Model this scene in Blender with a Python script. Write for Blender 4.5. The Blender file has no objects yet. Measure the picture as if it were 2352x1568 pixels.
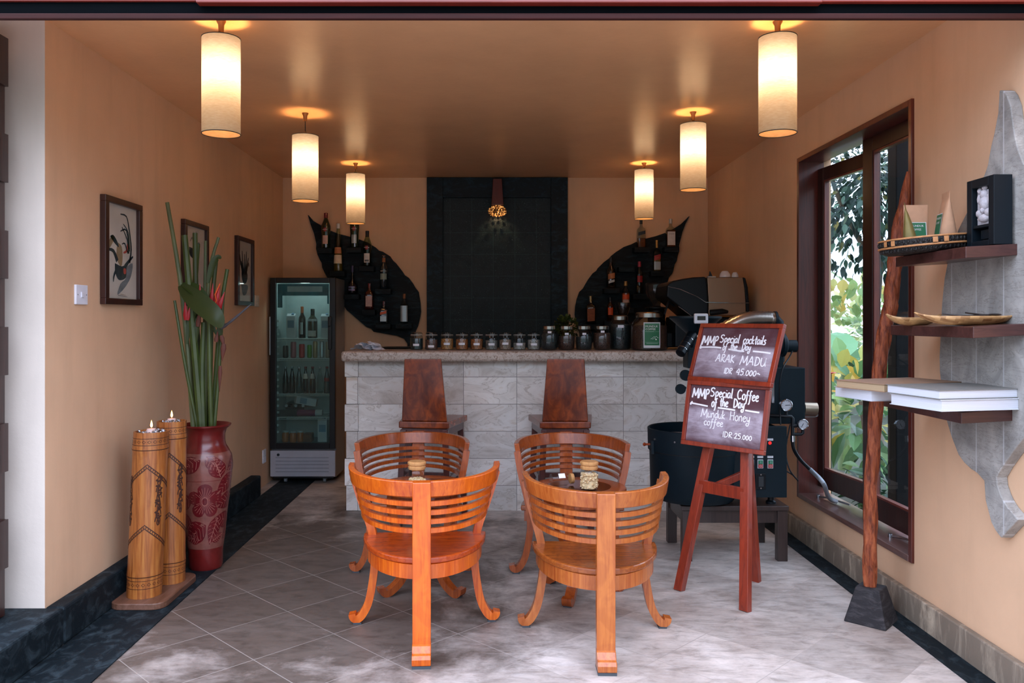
import bpy, bmesh, math, random
from mathutils import Vector, Matrix, noise as mnoise
from math import sin, cos, pi, radians as R
S = bpy.context.scene
C = S.collection
# ------------------------------------------------------------ camera, world, exposure
F = 1865.0            # focal length in pixels of the 2352 wide frame
VX, VY, EYE = 1133.0, 732.0, 1.5
cam_d = bpy.data.cameras.new('camera'); cam = bpy.data.objects.new('camera', cam_d); C.objects.link(cam)
cam.location = (0, 0, EYE); cam.rotation_euler = (pi/2, 0, 0)
cam_d.sensor_width = 36.0; cam_d.lens = 36.0*F/2352.0
cam_d.shift_x = (1176-VX)/2352.0; cam_d.shift_y = (VY-784)/2352.0
cam_d.clip_start = 0.05; cam_d.clip_end = 200
S.camera = cam
S.view_settings.view_transform = 'Standard'; S.view_settings.look = 'None'
S.view_settings.gamma = 1.0; S.view_settings.use_curve_mapping = False
S.view_settings.exposure = 0.18
W = bpy.data.worlds.new('overcast_sky'); S.world = W; W.use_nodes = True
wn = W.node_tree; wn.nodes.clear()
_o = wn.nodes.new('ShaderNodeOutputWorld'); _b = wn.nodes.new('ShaderNodeBackground')
_t = wn.nodes.new('ShaderNodeTexCoord'); _s = wn.nodes.new('ShaderNodeSeparateXYZ'); _r = wn.nodes.new('ShaderNodeValToRGB')
wn.links.new(_t.outputs['Generated'], _s.inputs[0]); wn.links.new(_s.outputs['Z'], _r.inputs[0])
_r2 = wn.nodes.new('ShaderNodeValToRGB'); wn.links.new(_s.outputs['Z'], _r2.inputs[0])      # the garden side: trees stand high opposite the open front
_e = _r2.color_ramp.elements; _e[0].position = .10; _e[0].color = (.07, .095, .10, 1); _e[1].position = .46; _e[1].color = (.70, .79, 1.02, 1)
_m = wn.nodes.new('ShaderNodeMapRange'); _m.inputs[1].default_value = .05; _m.inputs[2].default_value = -.35; wn.links.new(_s.outputs['Y'], _m.inputs[0])
_x = wn.nodes.new('ShaderNodeMix'); _x.data_type = 'RGBA'; wn.links.new(_m.outputs[0], _x.inputs[0]); wn.links.new(_r.outputs[0], _x.inputs[6]); wn.links.new(_r2.outputs[0], _x.inputs[7])
wn.links.new(_x.outputs[2], _b.inputs[0]); wn.links.new(_b.outputs[0], _o.inputs[0])
_r.color_ramp.elements[0].position = 0.0; _r.color_ramp.elements[0].color = (0.44, 0.50, 0.64, 1)
_r.color_ramp.elements[1].position = 0.7; _r.color_ramp.elements[1].color = (0.68, 0.77, 1.02, 1)
_b.inputs[1].default_value = 5.6
S.cycles.max_bounces = 8; S.cycles.transparent_max_bounces = 24
S.cycles.sample_clamp_indirect = 6.0; S.cycles.caustics_reflective = False; S.cycles.caustics_refractive = False
LAMP_W = 15.5

def P(px, py, Y):
    """the point at depth Y that stands behind a place of the photograph"""
    return Vector(((px-VX)/F*Y, Y, EYE-(py-VY)/F*Y))
def PX(px, py, X):
    Y = X*F/(px-VX)
    return Vector((X, Y, EYE-(py-VY)/F*Y))
# ------------------------------------------------------------ materials
def hexc(h):
    h = h.lstrip('#'); v = [int(h[i:i+2], 16)/255 for i in (0, 2, 4)]
    return tuple((c/12.92 if c <= .04045 else ((c+.055)/1.055)**2.4) for c in v) + (1.0,)
def nt(name):
    m = bpy.data.materials.new(name); m.use_nodes = True
    t = m.node_tree; t.nodes.clear()
    o = t.nodes.new('ShaderNodeOutputMaterial')
    return m, t, o
def node(t, k, **kw):
    n = t.nodes.new(k)
    for a, b in kw.items(): setattr(n, a, b)
    return n
def pbsdf(t, o, color=None, rough=.5, metal=0., spec=.5, coat=0., sub=0.):
    b = node(t, 'ShaderNodeBsdfPrincipled')
    if color is not None: b.inputs['Base Color'].default_value = color
    b.inputs['Roughness'].default_value = rough; b.inputs['Metallic'].default_value = metal
    b.inputs['Specular IOR Level'].default_value = spec; b.inputs['Coat Weight'].default_value = coat
    b.inputs['Coat Roughness'].default_value = .12
    t.links.new(b.outputs[0], o.inputs[0])
    return b
def coords(t, scale=(1, 1, 1), rot=(0, 0, 0), loc=(0, 0, 0), src='Object'):
    c = node(t, 'ShaderNodeTexCoord'); m = node(t, 'ShaderNodeMapping')
    m.inputs['Scale'].default_value = scale; m.inputs['Rotation'].default_value = rot; m.inputs['Location'].default_value = loc
    t.links.new(c.outputs[src], m.inputs[0]); return m.outputs[0]
def noise(t, vec, scale=5., detail=4., rough=.55, dist=0.):
    n = node(t, 'ShaderNodeTexNoise'); n.inputs['Scale'].default_value = scale; n.inputs['Detail'].default_value = detail
    n.inputs['Roughness'].default_value = rough; n.inputs['Distortion'].default_value = dist
    t.links.new(vec, n.inputs['Vector']); return n.outputs[0]
def ramp(t, fac, stops):
    r = node(t, 'ShaderNodeValToRGB'); e = r.color_ramp.elements
    while len(e) < len(stops): e.new(.5)
    for i, (p, c) in enumerate(stops): e[i].position = p; e[i].color = c
    t.links.new(fac, r.inputs[0]); return r.outputs[0]
def mix(t, fac, a, b, mode='MIX'):
    m = node(t, 'ShaderNodeMix', data_type='RGBA', blend_type=mode)
    for i, v in ((0, fac), (6, a), (7, b)):
        if isinstance(v, (int, float)): m.inputs[i].default_value = v
        elif isinstance(v, tuple): m.inputs[i].default_value = v
        else: t.links.new(v, m.inputs[i])
    return m.outputs[2]
def math_(t, op, a, b=0.0, clamp=False):
    m = node(t, 'ShaderNodeMath', operation=op, use_clamp=clamp)
    for i, v in ((0, a), (1, b)):
        if isinstance(v, (int, float)): m.inputs[i].default_value = v
        else: t.links.new(v, m.inputs[i])
    return m.outputs[0]
def bump(t, b, h, strength=.2, dist=.01):
    n = node(t, 'ShaderNodeBump'); n.inputs['Strength'].default_value = strength; n.inputs['Distance'].default_value = dist
    t.links.new(h, n.inputs['Height']); t.links.new(n.outputs[0], b.inputs['Normal'])
def shade(c, k): return (min(1, c[0]*k), min(1, c[1]*k), min(1, c[2]*k), 1)
_M = {}
def flat(name, col, rough=.5, metal=0., var=.12, scale=9., bmp=0., bscale=80., spec=.5, coat=0.):
    """one colour with a slight unevenness"""
    if name in _M: return _M[name]
    m, t, o = nt(name); c = hexc(col); b = pbsdf(t, o, c, rough, metal, spec, coat)
    v = coords(t)
    if var: t.links.new(ramp(t, noise(t, v, scale), [(.25, shade(c, 1-var)), (.75, shade(c, 1+var))]), b.inputs['Base Color'])
    if bmp: bump(t, b, noise(t, v, bscale, 3), bmp)
    _M[name] = m; return m
def wood(name, dark, light, rough=.35, scale=(60, 60, 4), coat=.25, bmp=.06, nscale=1., knots=.0, spec=.5):
    if name in _M: return _M[name]
    m, t, o = nt(name); b = pbsdf(t, o, hexc(light), rough, 0, spec, coat)
    v = coords(t, scale)
    n = noise(t, v, nscale, 6, .6, 1.2)
    n2 = noise(t, coords(t, tuple(s*.13 for s in scale)), nscale, 3, .5, .6)
    f = math_(t, 'ADD', math_(t, 'MULTIPLY', n, .6), math_(t, 'MULTIPLY', n2, .4))
    c = ramp(t, f, [(.32, hexc(dark)), (.5, mixc(dark, light, .55)), (.68, hexc(light))])
    if knots:
        k = noise(t, coords(t, (5, 5, 3)), 1.6, 3, .5, 2.5)
        c = mix(t, math_(t, 'MULTIPLY', ramp(t, k, [(.45, (0, 0, 0, 1)), (.6, (1, 1, 1, 1))]), knots), c, hexc(dark))
    t.links.new(c, b.inputs['Base Color']); bump(t, b, n, bmp)
    _M[name] = m; return m
def mixc(a, b, k):
    a, b = hexc(a), hexc(b); return tuple(a[i]*(1-k)+b[i]*k for i in range(3)) + (1,)
def glass(name, tint='#ffffff', strength=1.0, rough=.03, haze=0., haze_col='#9fb5b5'):
    """thin clear glass: lets light through with a tint, mirrors at grazing angles"""
    if name in _M: return _M[name]
    m, t, o = nt(name)
    tr = node(t, 'ShaderNodeBsdfTransparent'); tr.inputs[0].default_value = hexc(tint)
    g = node(t, 'ShaderNodeBsdfGlossy'); g.inputs['Roughness'].default_value = rough
    fr = node(t, 'ShaderNodeFresnel'); fr.inputs[0].default_value = 1.45
    mx = node(t, 'ShaderNodeMixShader'); ge = node(t, 'ShaderNodeNewGeometry')
    fk = math_(t, 'MULTIPLY', fr.outputs[0], math_(t, 'SUBTRACT', 1.0, ge.outputs['Backfacing']))
    t.links.new(math_(t, 'MULTIPLY', fk, strength, True), mx.inputs[0])
    t.links.new(tr.outputs[0], mx.inputs[1]); t.links.new(g.outputs[0], mx.inputs[2])
    last = mx.outputs[0]
    if haze:
        d = node(t, 'ShaderNodeBsdfDiffuse'); d.inputs[0].default_value = hexc(haze_col)
        m2 = node(t, 'ShaderNodeMixShader'); n = noise(t, coords(t), 3.0, 4)
        t.links.new(math_(t, 'MULTIPLY', n, haze*2), m2.inputs[0])
        t.links.new(last, m2.inputs[1]); t.links.new(d.outputs[0], m2.inputs[2]); last = m2.outputs[0]
    t.links.new(last, o.inputs[0]); _M[name] = m; return m
def glow(name, col, strength):
    if name in _M: return _M[name]
    m, t, o = nt(name); e = node(t, 'ShaderNodeEmission'); e.inputs[0].default_value = hexc(col); e.inputs[1].default_value = strength
    t.links.new(e.outputs[0], o.inputs[0]); _M[name] = m; return m
# ------------------------------------------------------------ mesh helpers
class MB:
    def __init__(s): s.bm = bmesh.new()
    def quad(s, a, b, c, d):
        vs = [s.bm.verts.new(p) for p in (a, b, c, d)]; s.bm.faces.new(vs); return s
    def box(s, x0, x1, y0, y1, z0, z1, top=1.0):
        cx, cy = (x0+x1)/2, (y0+y1)/2
        def pt(x, y, z, k): return s.bm.verts.new((cx+(x-cx)*k, cy+(y-cy)*k, z))
        a = [pt(x0, y0, z0, 1), pt(x1, y0, z0, 1), pt(x1, y1, z0, 1), pt(x0, y1, z0, 1)]
        b = [pt(x0, y0, z1, top), pt(x1, y0, z1, top), pt(x1, y1, z1, top), pt(x0, y1, z1, top)]
        f = s.bm.faces.new
        f(a[::-1]); f(b)
        for i in range(4): f((a[i], a[(i+1) % 4], b[(i+1) % 4], b[i]))
        return s
    def hexa(s, pts):
        """8 corners: bottom ring of four, top ring of four"""
        v = [s.bm.verts.new(p) for p in pts]; f = s.bm.faces.new
        f(v[3::-1]); f(v[4:8])
        for i in range(4): f((v[i], v[(i+1) % 4], v[4+(i+1) % 4], v[4+i]))
        return s
    def rings(s, rs, cap=True, closed=True):
        rows = [[s.bm.verts.new(p) for p in r] for r in rs]; n = len(rows[0])
        for a, b in zip(rows, rows[1:]):
            for i in range(n if closed else n-1): s.bm.faces.new((a[i], a[(i+1) % n], b[(i+1) % n], b[i]))
        if cap and closed:
            s.bm.faces.new(rows[0][::-1]); s.bm.faces.new(rows[-1])
        return s
    def lathe(s, prof, c=(0, 0, 0), n=32, sq=0., cap=True, arc=None, sx=1., sy=1.):
        rs = []
        for r, z in prof:
            ring = []
            for i in range(n):
                a = 2*pi*i/n if arc is None else arc[0]+(arc[1]-arc[0])*i/(n-1)
                ca, sa = cos(a), sin(a)
                k = 1.0
                if sq: k = 1.0/((abs(ca)**(2+sq*10)+abs(sa)**(2+sq*10))**(1/(2+sq*10)))
                ring.append((c[0]+r*k*ca*sx, c[1]+r*k*sa*sy, c[2]+z))
            rs.append(ring)
        return s.rings(rs, cap and arc is None, arc is None)
    def cyl(s, p0, p1, r0, r1=None, n=20, cap=True):
        return s.tube([p0, p1], [r0, r0 if r1 is None else r1], n, cap)
    def tube(s, pts, r, n=10, cap=True, flatx=1.0):
        pts = [Vector(p) for p in pts]; k = len(pts)
        rr = r if isinstance(r, (list, tuple)) else [r]*k
        rs = []; ref = None
        for i, p in enumerate(pts):
            d = (pts[min(i+1, k-1)]-pts[max(i-1, 0)]).normalized()
            if ref is None: ref = Vector((0, 0, 1)) if abs(d.z) < .9 else Vector((1, 0, 0))
            u = (ref-d*ref.dot(d)).normalized(); w = d.cross(u); ref = u
            rs.append([p+(u*cos(2*pi*j/n)+w*sin(2*pi*j/n)*flatx)*rr[i] for j in range(n)])
        return s.rings(rs, cap)
    def sweep(s, pts, up, a, b, cap=True):
        """rectangular section: half size b along `up`, half size a across"""
        pts = [Vector(p) for p in pts]; k = len(pts); up = Vector(up).normalized(); rs = []
        for i, p in enumerate(pts):
            d = (pts[min(i+1, k-1)]-pts[max(i-1, 0)]).normalized()
            w = d.cross(up).normalized()
            aa = a[i] if isinstance(a, (list, tuple)) else a; bb = b[i] if isinstance(b, (list, tuple)) else b
            rs.append([p+w*aa+up*bb, p-w*aa+up*bb, p-w*aa-up*bb, p+w*aa-up*bb])
        return s.rings(rs, cap)
    def prism(s, poly, f0, f1):
        """polygon points mapped by f0 and f1 to the two faces"""
        a = [s.bm.verts.new(f0(p)) for p in poly]; b = [s.bm.verts.new(f1(p)) for p in poly]
        s.bm.faces.new(a); s.bm.faces.new(b[::-1]); n = len(a)
        for i in range(n): s.bm.faces.new((a[i], b[i], b[(i+1) % n], a[(i+1) % n]))
        return s
    def ico(s, c, r, sub=2, sc=(1, 1, 1), rot=None):
        m = Matrix.Translation(c) @ (rot or Matrix.Identity(4)) @ Matrix.Diagonal((sc[0], sc[1], sc[2], 1))
        bmesh.ops.create_icosphere(s.bm, subdivisions=sub, radius=r, matrix=m); return s
    def xf(s, m): bmesh.ops.transform(s.bm, matrix=m, verts=s.bm.verts); return s
    def build(s, name, mat, parent=None, smooth=False, bevel=0., seg=2, angle=35):
        bmesh.ops.recalc_face_normals(s.bm, faces=s.bm.faces)
        me = bpy.data.meshes.new(name); s.bm.to_mesh(me); s.bm.free()
        if mat: me.materials.append(mat)
        if smooth:
            for p in me.polygons: p.use_smooth = True
            try: me.set_sharp_from_angle(angle=R(angle))
            except Exception: pass
        o = bpy.data.objects.new(name, me); C.objects.link(o)
        if parent is not None: o.parent = parent
        if bevel:
            b = o.modifiers.new('edge', 'BEVEL'); b.width = bevel; b.segments = seg; b.limit_method = 'ANGLE'; b.angle_limit = R(40)
        return o
def tag(o, label, cat, group=None, kind=None):
    o['label'] = label; o['category'] = cat
    if group: o['group'] = group
    if kind: o['kind'] = kind
    return o
def thing(name, label, cat, loc=(0, 0, 0), rz=0., group=None):
    o = bpy.data.objects.new(name, None); C.objects.link(o); o.empty_display_size = .05
    o.location = loc; o.rotation_euler = (0, 0, rz)
    return tag(o, label, cat, group)
def struct(o): o['kind'] = 'structure'; return o
def copy_thing(root, label, loc=None, rz=None):
    def rec(o, par):
        c = o.copy(); C.objects.link(c)
        if par is not None: c.parent = par
        for ch in list(o.children): rec(ch, c)
        return c
    r = rec(root, None); r['label'] = label
    if loc is not None: r.location = loc
    if rz is not None: r.rotation_euler = (0, 0, rz)
    return r
def smooth_path(pts, k=6):
    """Catmull-Rom through the points"""
    p = [Vector(q) for q in pts]; p = [p[0]]+p+[p[-1]]; out = []
    for i in range(1, len(p)-2):
        for j in range(k):
            t = j/k; a, b, c, d = p[i-1], p[i], p[i+1], p[i+2]
            out.append(.5*((2*b)+(c-a)*t+(2*a-5*b+4*c-d)*t*t+(3*b-a-3*c+d)*t**3))
    out.append(p[-2]); return out
# ------------------------------------------------------------ lettering
def print_text(mb, s, size, fn, align='CENTER', depth=.0004, space=1.0):
    """printed lettering, its outline points mapped by fn(x, z) onto a surface"""
    cu = bpy.data.curves.new('t', 'FONT'); cu.body = s; cu.size = size; cu.align_x = align; cu.resolution_u = 2; cu.space_character = space
    ob = bpy.data.objects.new('t', cu); C.objects.link(ob)
    dg = bpy.context.evaluated_depsgraph_get(); me = bpy.data.meshes.new_from_object(ob.evaluated_get(dg))
    vs = [mb.bm.verts.new(fn(v.co.x, v.co.y)) for v in me.vertices]
    for p in me.polygons:
        try: mb.bm.faces.new([vs[i] for i in p.vertices])
        except ValueError: pass
    bpy.data.objects.remove(ob); bpy.data.curves.remove(cu); bpy.data.meshes.remove(me)
    return mb
GL = {  # hand lettering: width, strokes
'M': (.86, [[(0, -.05), (.1, .5), (.14, 1), (.3, .5), (.42, .2), (.58, .6), (.7, 1), (.74, .5), (.78, -.1)]]),
'P': (.56, [[(.08, -.12), (.1, .5), (.08, 1)], [(0, .85), (.28, 1), (.46, .82), (.36, .55), (.1, .45)]]),
'S': (.6, [[(.52, .86), (.34, 1), (.1, .9), (.1, .66), (.36, .5), (.46, .26), (.28, .02), (.02, .08)]]),
'p': (.46, [[(.08, .58), (.08, .1), (.06, -.42)], [(.08, .48), (.24, .6), (.38, .42), (.3, .12), (.09, .08)]]),
'e': (.42, [[(.06, .3), (.26, .36), (.34, .48), (.22, .6), (.07, .42), (.08, .12), (.22, 0), (.38, .12)]]),
'c': (.4, [[(.34, .5), (.22, .6), (.06, .4), (.08, .12), (.2, 0), (.36, .1)]]),
'i': (.2, [[(.09, .58), (.09, .1), (.14, 0)], [(.1, .8), (.12, .86)]]),
'a': (.48, [[(.36, .5), (.2, .6), (.05, .36), (.1, .04), (.26, .08), (.36, .4), (.37, .58), (.36, .14), (.44, 0)]]),
'l': (.24, [[(.12, 1.15), (.09, .5), (.08, .1), (.18, 0)]]),
'o': (.44, [[(.2, .6), (.05, .4), (.08, .08), (.24, 0), (.37, .24), (.32, .52), (.18, .6)]]),
'k': (.44, [[(.08, 1.05), (.07, .5), (.08, 0)], [(.36, .56), (.1, .28), (.38, 0)]]),
't': (.36, [[(.18, 1.0), (.16, .4), (.2, .04), (.3, .02)], [(.02, .62), (.34, .66)]]),
's': (.38, [[(.34, .52), (.2, .6), (.08, .46), (.26, .3), (.3, .12), (.16, 0), (.02, .06)]]),
'f': (.38, [[(.36, .94), (.24, 1), (.17, .8), (.15, .2), (.08, -.34), (-.04, -.38)], [(.02, .5), (.32, .55)]]),
'h': (.46, [[(.08, 1.08), (.07, .5), (.07, 0)], [(.08, .4), (.24, .58), (.34, .42), (.34, .1), (.42, 0)]]),
'D': (.66, [[(.1, .95), (.1, .05)], [(.02, .96), (.32, .94), (.54, .62), (.46, .2), (.2, .02), (.04, .03)]]),
'y': (.44, [[(.06, .58), (.1, .2), (.24, .12), (.36, .3)], [(.38, .6), (.36, .1), (.28, -.36), (.1, -.42), (.02, -.24), (.2, -.1)]]),
'A': (.74, [[(0, 0), (.2, .5), (.36, 1), (.5, .5), (.62, 0)], [(.08, .34), (.34, .4), (.6, .38)]]),
'R': (.6, [[(.08, 0), (.09, .5), (.08, .96)], [(.02, .92), (.32, 1), (.46, .78), (.3, .54), (.1, .48), (.3, .24), (.52, 0)]]),
'K': (.58, [[(.08, 1), (.08, 0)], [(.5, .96), (.12, .5), (.54, .02)]]),
'U': (.62, [[(.04, .95), (.06, .3), (.2, .02), (.4, .1), (.5, .5), (.52, .95), (.52, .3), (.6, 0)]]),
'I': (.24, [[(.1, 1), (.1, 0)]]),
'n': (.46, [[(.07, .58), (.07, 0)], [(.08, .4), (.24, .6), (.35, .42), (.36, 0)]]),
'u': (.46, [[(.06, .58), (.07, .14), (.2, 0), (.34, .16), (.37, .58), (.36, .1), (.44, 0)]]),
'd': (.46, [[(.34, .48), (.2, .6), (.06, .36), (.1, .04), (.26, .06), (.35, .34)], [(.38, 1.05), (.36, .3), (.4, 0)]]),
'H': (.62, [[(.08, 1), (.07, 0)], [(.5, 1), (.49, 0)], [(.06, .48), (.5, .54)]]),
'C': (.6, [[(.52, .84), (.34, 1), (.1, .78), (.06, .34), (.22, .02), (.5, .12)]]),
'0': (.46, [[(.2, .8), (.05, .5), (.1, .1), (.26, .04), (.38, .34), (.32, .7), (.18, .8)]]),
'2': (.5, [[(.06, .72), (.2, .95), (.38, .82), (.3, .45), (.06, .04), (.24, .06), (.44, .04)]]),
'4': (.5, [[(.3, 1), (.04, .42), (.46, .46)], [(.38, .85), (.32, 0)]]),
'5': (.5, [[(.44, .96), (.16, .94), (.12, .56), (.32, .58), (.42, .3), (.26, .04), (.04, .1)]]),
'.': (.22, [[(.08, .02), (.12, .05)]]), ',': (.2, [[(.1, .06), (.06, -.1)]]), ':': (.24, [[(.1, .12), (.12, .15)], [(.1, .5), (.12, .53)]]),
'~': (.5, [[(.05, .36), (.18, .46), (.3, .34), (.44, .3)]]), ' ': (.34, [])}
def hand_text(mb, s, x, y, size, fn, width=.0045, slope=0.0, squeeze=1.0):
    """chalk strokes; fn(u, v, h) maps board coordinates to points"""
    cx = x
    for ch in s:
        w, strokes = GL[ch]
        for st in strokes:
            pts = [Vector((cx+a*size*squeeze, y+(cx-x)*slope+b*size, 0)) for a, b in st]
            ribbon(mb, smooth_path(pts, 4), width, fn)
        cx += w*size*squeeze
    return cx
def ribbon(mb, pts, width, fn, h=.0012):
    rs = []; k = len(pts)
    for i, p in enumerate(pts):
        d = pts[min(i+1, k-1)]-pts[max(i-1, 0)]; d = d.normalized() if d.length > 1e-9 else Vector((1, 0, 0))
        n = Vector((-d.y, d.x, 0))*width*.5
        rs.append([fn(p.x+n.x, p.y+n.y, 0), fn(p.x+n.x, p.y+n.y, h), fn(p.x-n.x, p.y-n.y, h), fn(p.x-n.x, p.y-n.y, 0)])
    mb.rings(rs)
# ============================================================ the setting
XL, XR, YB, ZC, YF = -2.06, 2.10, 7.95, 2.88, 3.73
def plaster(name, col, rough, spec, drips=0.):
    m, t, o = nt(name); c = hexc(col); b = pbsdf(t, o, c, rough, 0, spec)
    v = coords(t)
    n = noise(t, v, 1.3, 5, .6)
    k = ramp(t, n, [(.3, shade(c, .90)), (.7, shade(c, 1.07))])
    sm = noise(t, coords(t, (6, 6, .7)), 1.0, 4, .6)
    k = mix(t, math_(t, 'MULTIPLY', ramp(t, sm, [(.5, (0, 0, 0, 1)), (.8, (1, 1, 1, 1))]), drips), k, shade(c, .62))
    t.links.new(k, b.inputs['Base Color'])
    h = math_(t, 'ADD', noise(t, v, 26, 4), math_(t, 'MULTIPLY', noise(t, v, 240, 2), .35))
    bump(t, b, h, .10, .01)
    return m
M_wall = plaster('peach_plaster', '#dab391', .78, .25, .3)
M_ceil = plaster('peach_ceiling_paint', '#e0ac7e', .27, .5)
M_jamb = plaster('pale_plaster', '#dbcdc0', .8, .3, .2)

def floor_mat():
    m, t, o = nt('sandstone_floor_tile'); b = pbsdf(t, o, None, .42, 0, .4)
    v = coords(t, (1/.418,)*3, (0, 0, -pi/4), (0, 0, 0))
    # rotated tile grid: a = (x+y)/sqrt2, second axis (y-x)/sqrt2
    br = node(t, 'ShaderNodeTexBrick'); br.offset = 0; br.squash = 1
    for k, val in (('Scale', 1.), ('Mortar Size', .007), ('Mortar Smooth', .4), ('Bias', 0.), ('Brick Width', 1.), ('Row Height', 1.)): br.inputs[k].default_value = val
    br.inputs['Color1'].default_value = (.30, .30, .30, 1); br.inputs['Color2'].default_value = (.74, .74, .74, 1); br.inputs['Mortar'].default_value = (.5, .5, .5, 1)
    sh = node(t, 'ShaderNodeVectorMath', operation='ADD'); sh.inputs[1].default_value = (-.26, -.83, 0)
    t.links.new(v, sh.inputs[0]); t.links.new(sh.outputs[0], br.inputs[0])
    p = coords(t)
    n1 = noise(t, p, 2.2, 7, .62, .2)
    base = ramp(t, n1, [(.3, hexc('#988b82')), (.5, hexc('#b7aca4')), (.72, hexc('#cbc2bb'))])
    tilec = ramp(t, br.outputs[0], [(.3, (.74, .73, .72, 1)), (.75, (1.12, 1.12, 1.12, 1))])
    base = mix(t, 1.0, base, tilec, 'MULTIPLY')
    # saw arcs and streaks of the stone
    st = noise(t, coords(t, (2.2, 14, 1), (0, 0, .9)), 2.0, 6, .65, 2.4)
    base = mix(t, math_(t, 'MULTIPLY', ramp(t, st, [(.5, (0, 0, 0, 1)), (.66, (1, 1, 1, 1))]), .22), base, hexc('#cbc6c8'))
    base = mix(t, math_(t, 'MULTIPLY', ramp(t, st, [(.3, (1, 1, 1, 1)), (.42, (0, 0, 0, 1))]), .4), base, hexc('#6f625a'))
    # brown-grey staining at the left, mixed with painted light falloff toward the back
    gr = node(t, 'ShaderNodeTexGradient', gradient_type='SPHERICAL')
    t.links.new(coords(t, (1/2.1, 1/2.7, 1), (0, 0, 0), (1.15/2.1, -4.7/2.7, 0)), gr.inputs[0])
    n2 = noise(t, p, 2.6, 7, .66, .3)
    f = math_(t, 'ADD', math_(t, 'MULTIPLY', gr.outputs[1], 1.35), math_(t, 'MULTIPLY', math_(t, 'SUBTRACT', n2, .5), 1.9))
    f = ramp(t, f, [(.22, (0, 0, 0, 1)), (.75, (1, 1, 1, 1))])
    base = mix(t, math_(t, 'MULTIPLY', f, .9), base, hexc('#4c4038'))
    md = noise(t, coords(t, (5, 11, 1), (0, 0, .75)), 1.5, 8, .7, .4)
    base = mix(t, 1.0, base, ramp(t, md, [(.32, (.62, .60, .58, 1)), (.5, (.98, .98, .98, 1)), (.7, (1.2, 1.2, 1.2, 1))]), 'MULTIPLY')
    sp = noise(t, p, 4.6, 4, .6, .5)
    base = mix(t, math_(t, 'MULTIPLY', ramp(t, sp, [(.70, (0, 0, 0, 1)), (.76, (1, 1, 1, 1))]), .6), base, hexc('#5d4630'))
    gm = math_(t, 'MULTIPLY', br.outputs[1], .55)
    base = mix(t, gm, base, mix(t, noise(t, p, 1.4, 3), hexc('#c9c1ba'), hexc('#6e6258')))
    t.links.new(base, b.inputs['Base Color'])
    h = math_(t, 'SUBTRACT', math_(t, 'MULTIPLY', n1, .25), math_(t, 'MULTIPLY', br.outputs[1], .6))
    bump(t, b, h, .25, .01)
    rr = ramp(t, n2, [(.3, (.34, .34, .34, 1)), (.7, (.52, .52, .52, 1))]); t.links.new(rr, b.inputs['Roughness'])
    return m
def slate(name, col, light, rough=.5, streak=(3, 14, 3), spec=.5, amt=.5):
    m, t, o = nt(name); b = pbsdf(t, o, hexc(col), rough, 0, spec)
    n = noise(t, coords(t, streak), 2.0, 7, .7, .6); n2 = noise(t, coords(t), 1.1, 3)
    f = math_(t, 'MULTIPLY', ramp(t, n, [(.48, (0, 0, 0, 1)), (.72, (1, 1, 1, 1))]), math_(t, 'MULTIPLY', n2, amt*2))
    t.links.new(mix(t, f, hexc(col), hexc(light)), b.inputs['Base Color']); bump(t, b, n, .3, .01)
    return m
M_slate = slate('dark_slate', '#0a161c', '#55666e', .65, (8, 5, 7), .22, .32)
M_skirt_r = slate('weathered_stone_skirting', '#7d7062', '#c4b49e', .6, (5, 5, 1.5), .3, 1.0)

def wall_box(name, *bx, m=M_wall):
    mb = MB()
    for b in bx: mb.box(*b)
    return struct(mb.build(name, m))
mb = MB(); mb.box(-9, 2.6, -4, 9, -.2, 0); struct(mb.build('floor', floor_mat()))
wall_box('wall_left', (XL-.25, XL, YF+.002, YB+.2, 0, 3.2))
wall_box('wall_back', (XL-.25, XR+.25, YB, YB+.2, 0, 3.2))
WY0, WY1, WZ0, WZ1 = 4.05, 5.58, .28, 2.60
wall_box('wall_right', (XR, XR+.22, 2.0, WY0, 0, 3.2), (XR, XR+.22, WY1, YB, 0, 3.2), (XR, XR+.22, WY0, WY1, 0, WZ0), (XR, XR+.22, WY0, WY1, WZ1, 3.2))
wall_box('wall_front', (-3.6, XL-.0005, YF, YF+.2, .17, 3.2), m=M_jamb)
wall_box('ceiling', (-3.6, XR+.25, 3.02, YB+.2, ZC, ZC+.15), m=M_ceil)
# dark plinth along the left wall, running on under the door
mb = MB(); mb.box(XL-.001, -1.97, YF, 6.89, 0, .175); mb.box(-3.6, -1.97, 1.2, YF, 0, .175)
struct(mb.build('baseboard_left', M_slate, bevel=.012))
mb = MB(); mb.box(-1.97, -1.655, -2, 7.9, 0, .006); struct(mb.build('trim_1', M_slate))
mb = MB(); mb.box(1.955, 2.07, -2, 7.9, 0, .005); struct(mb.build('trim_2', M_slate))
mb = MB(); mb.box(2.066, XR, 2.0, 6.3, 0, .14); struct(mb.build('baseboard_right', M_skirt_r, bevel=.006))

# wooden sliding door track over the opening
M_mahog = wood('mahogany_brown', '#220c0a', '#3c1612', .6, (3, 60, 60), .0, spec=.2)
M_red = wood('red_varnished_wood', '#5e1d16', '#8c3226', .3, (2.5, 60, 60), .4)
mb = MB(); mb.box(-3.6, XR-.001, 3.08, 3.10, 2.637, 2.660); struct(mb.build('trim_3', M_mahog, bevel=.004))
mb = MB(); mb.box(-3.6, XR-.001, 3.092, 3.10, 2.660, 2.71); struct(mb.build('trim_4', flat('track_gap_shade', '#06090c', .9, spec=.05)))  # near-black strip paints the shade inside the track's gap
mb = MB(); mb.box(-3.6, -1.12, 3.08, 3.12, 2.705, 3.1); mb.box(-1.12, 1.24, 3.055, 3.12, 2.690, 3.1); mb.box(1.24, XR-.001, 3.07, 3.12, 2.698, 3.1); struct(mb.build('trim_5', M_red, bevel=.004))

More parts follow.
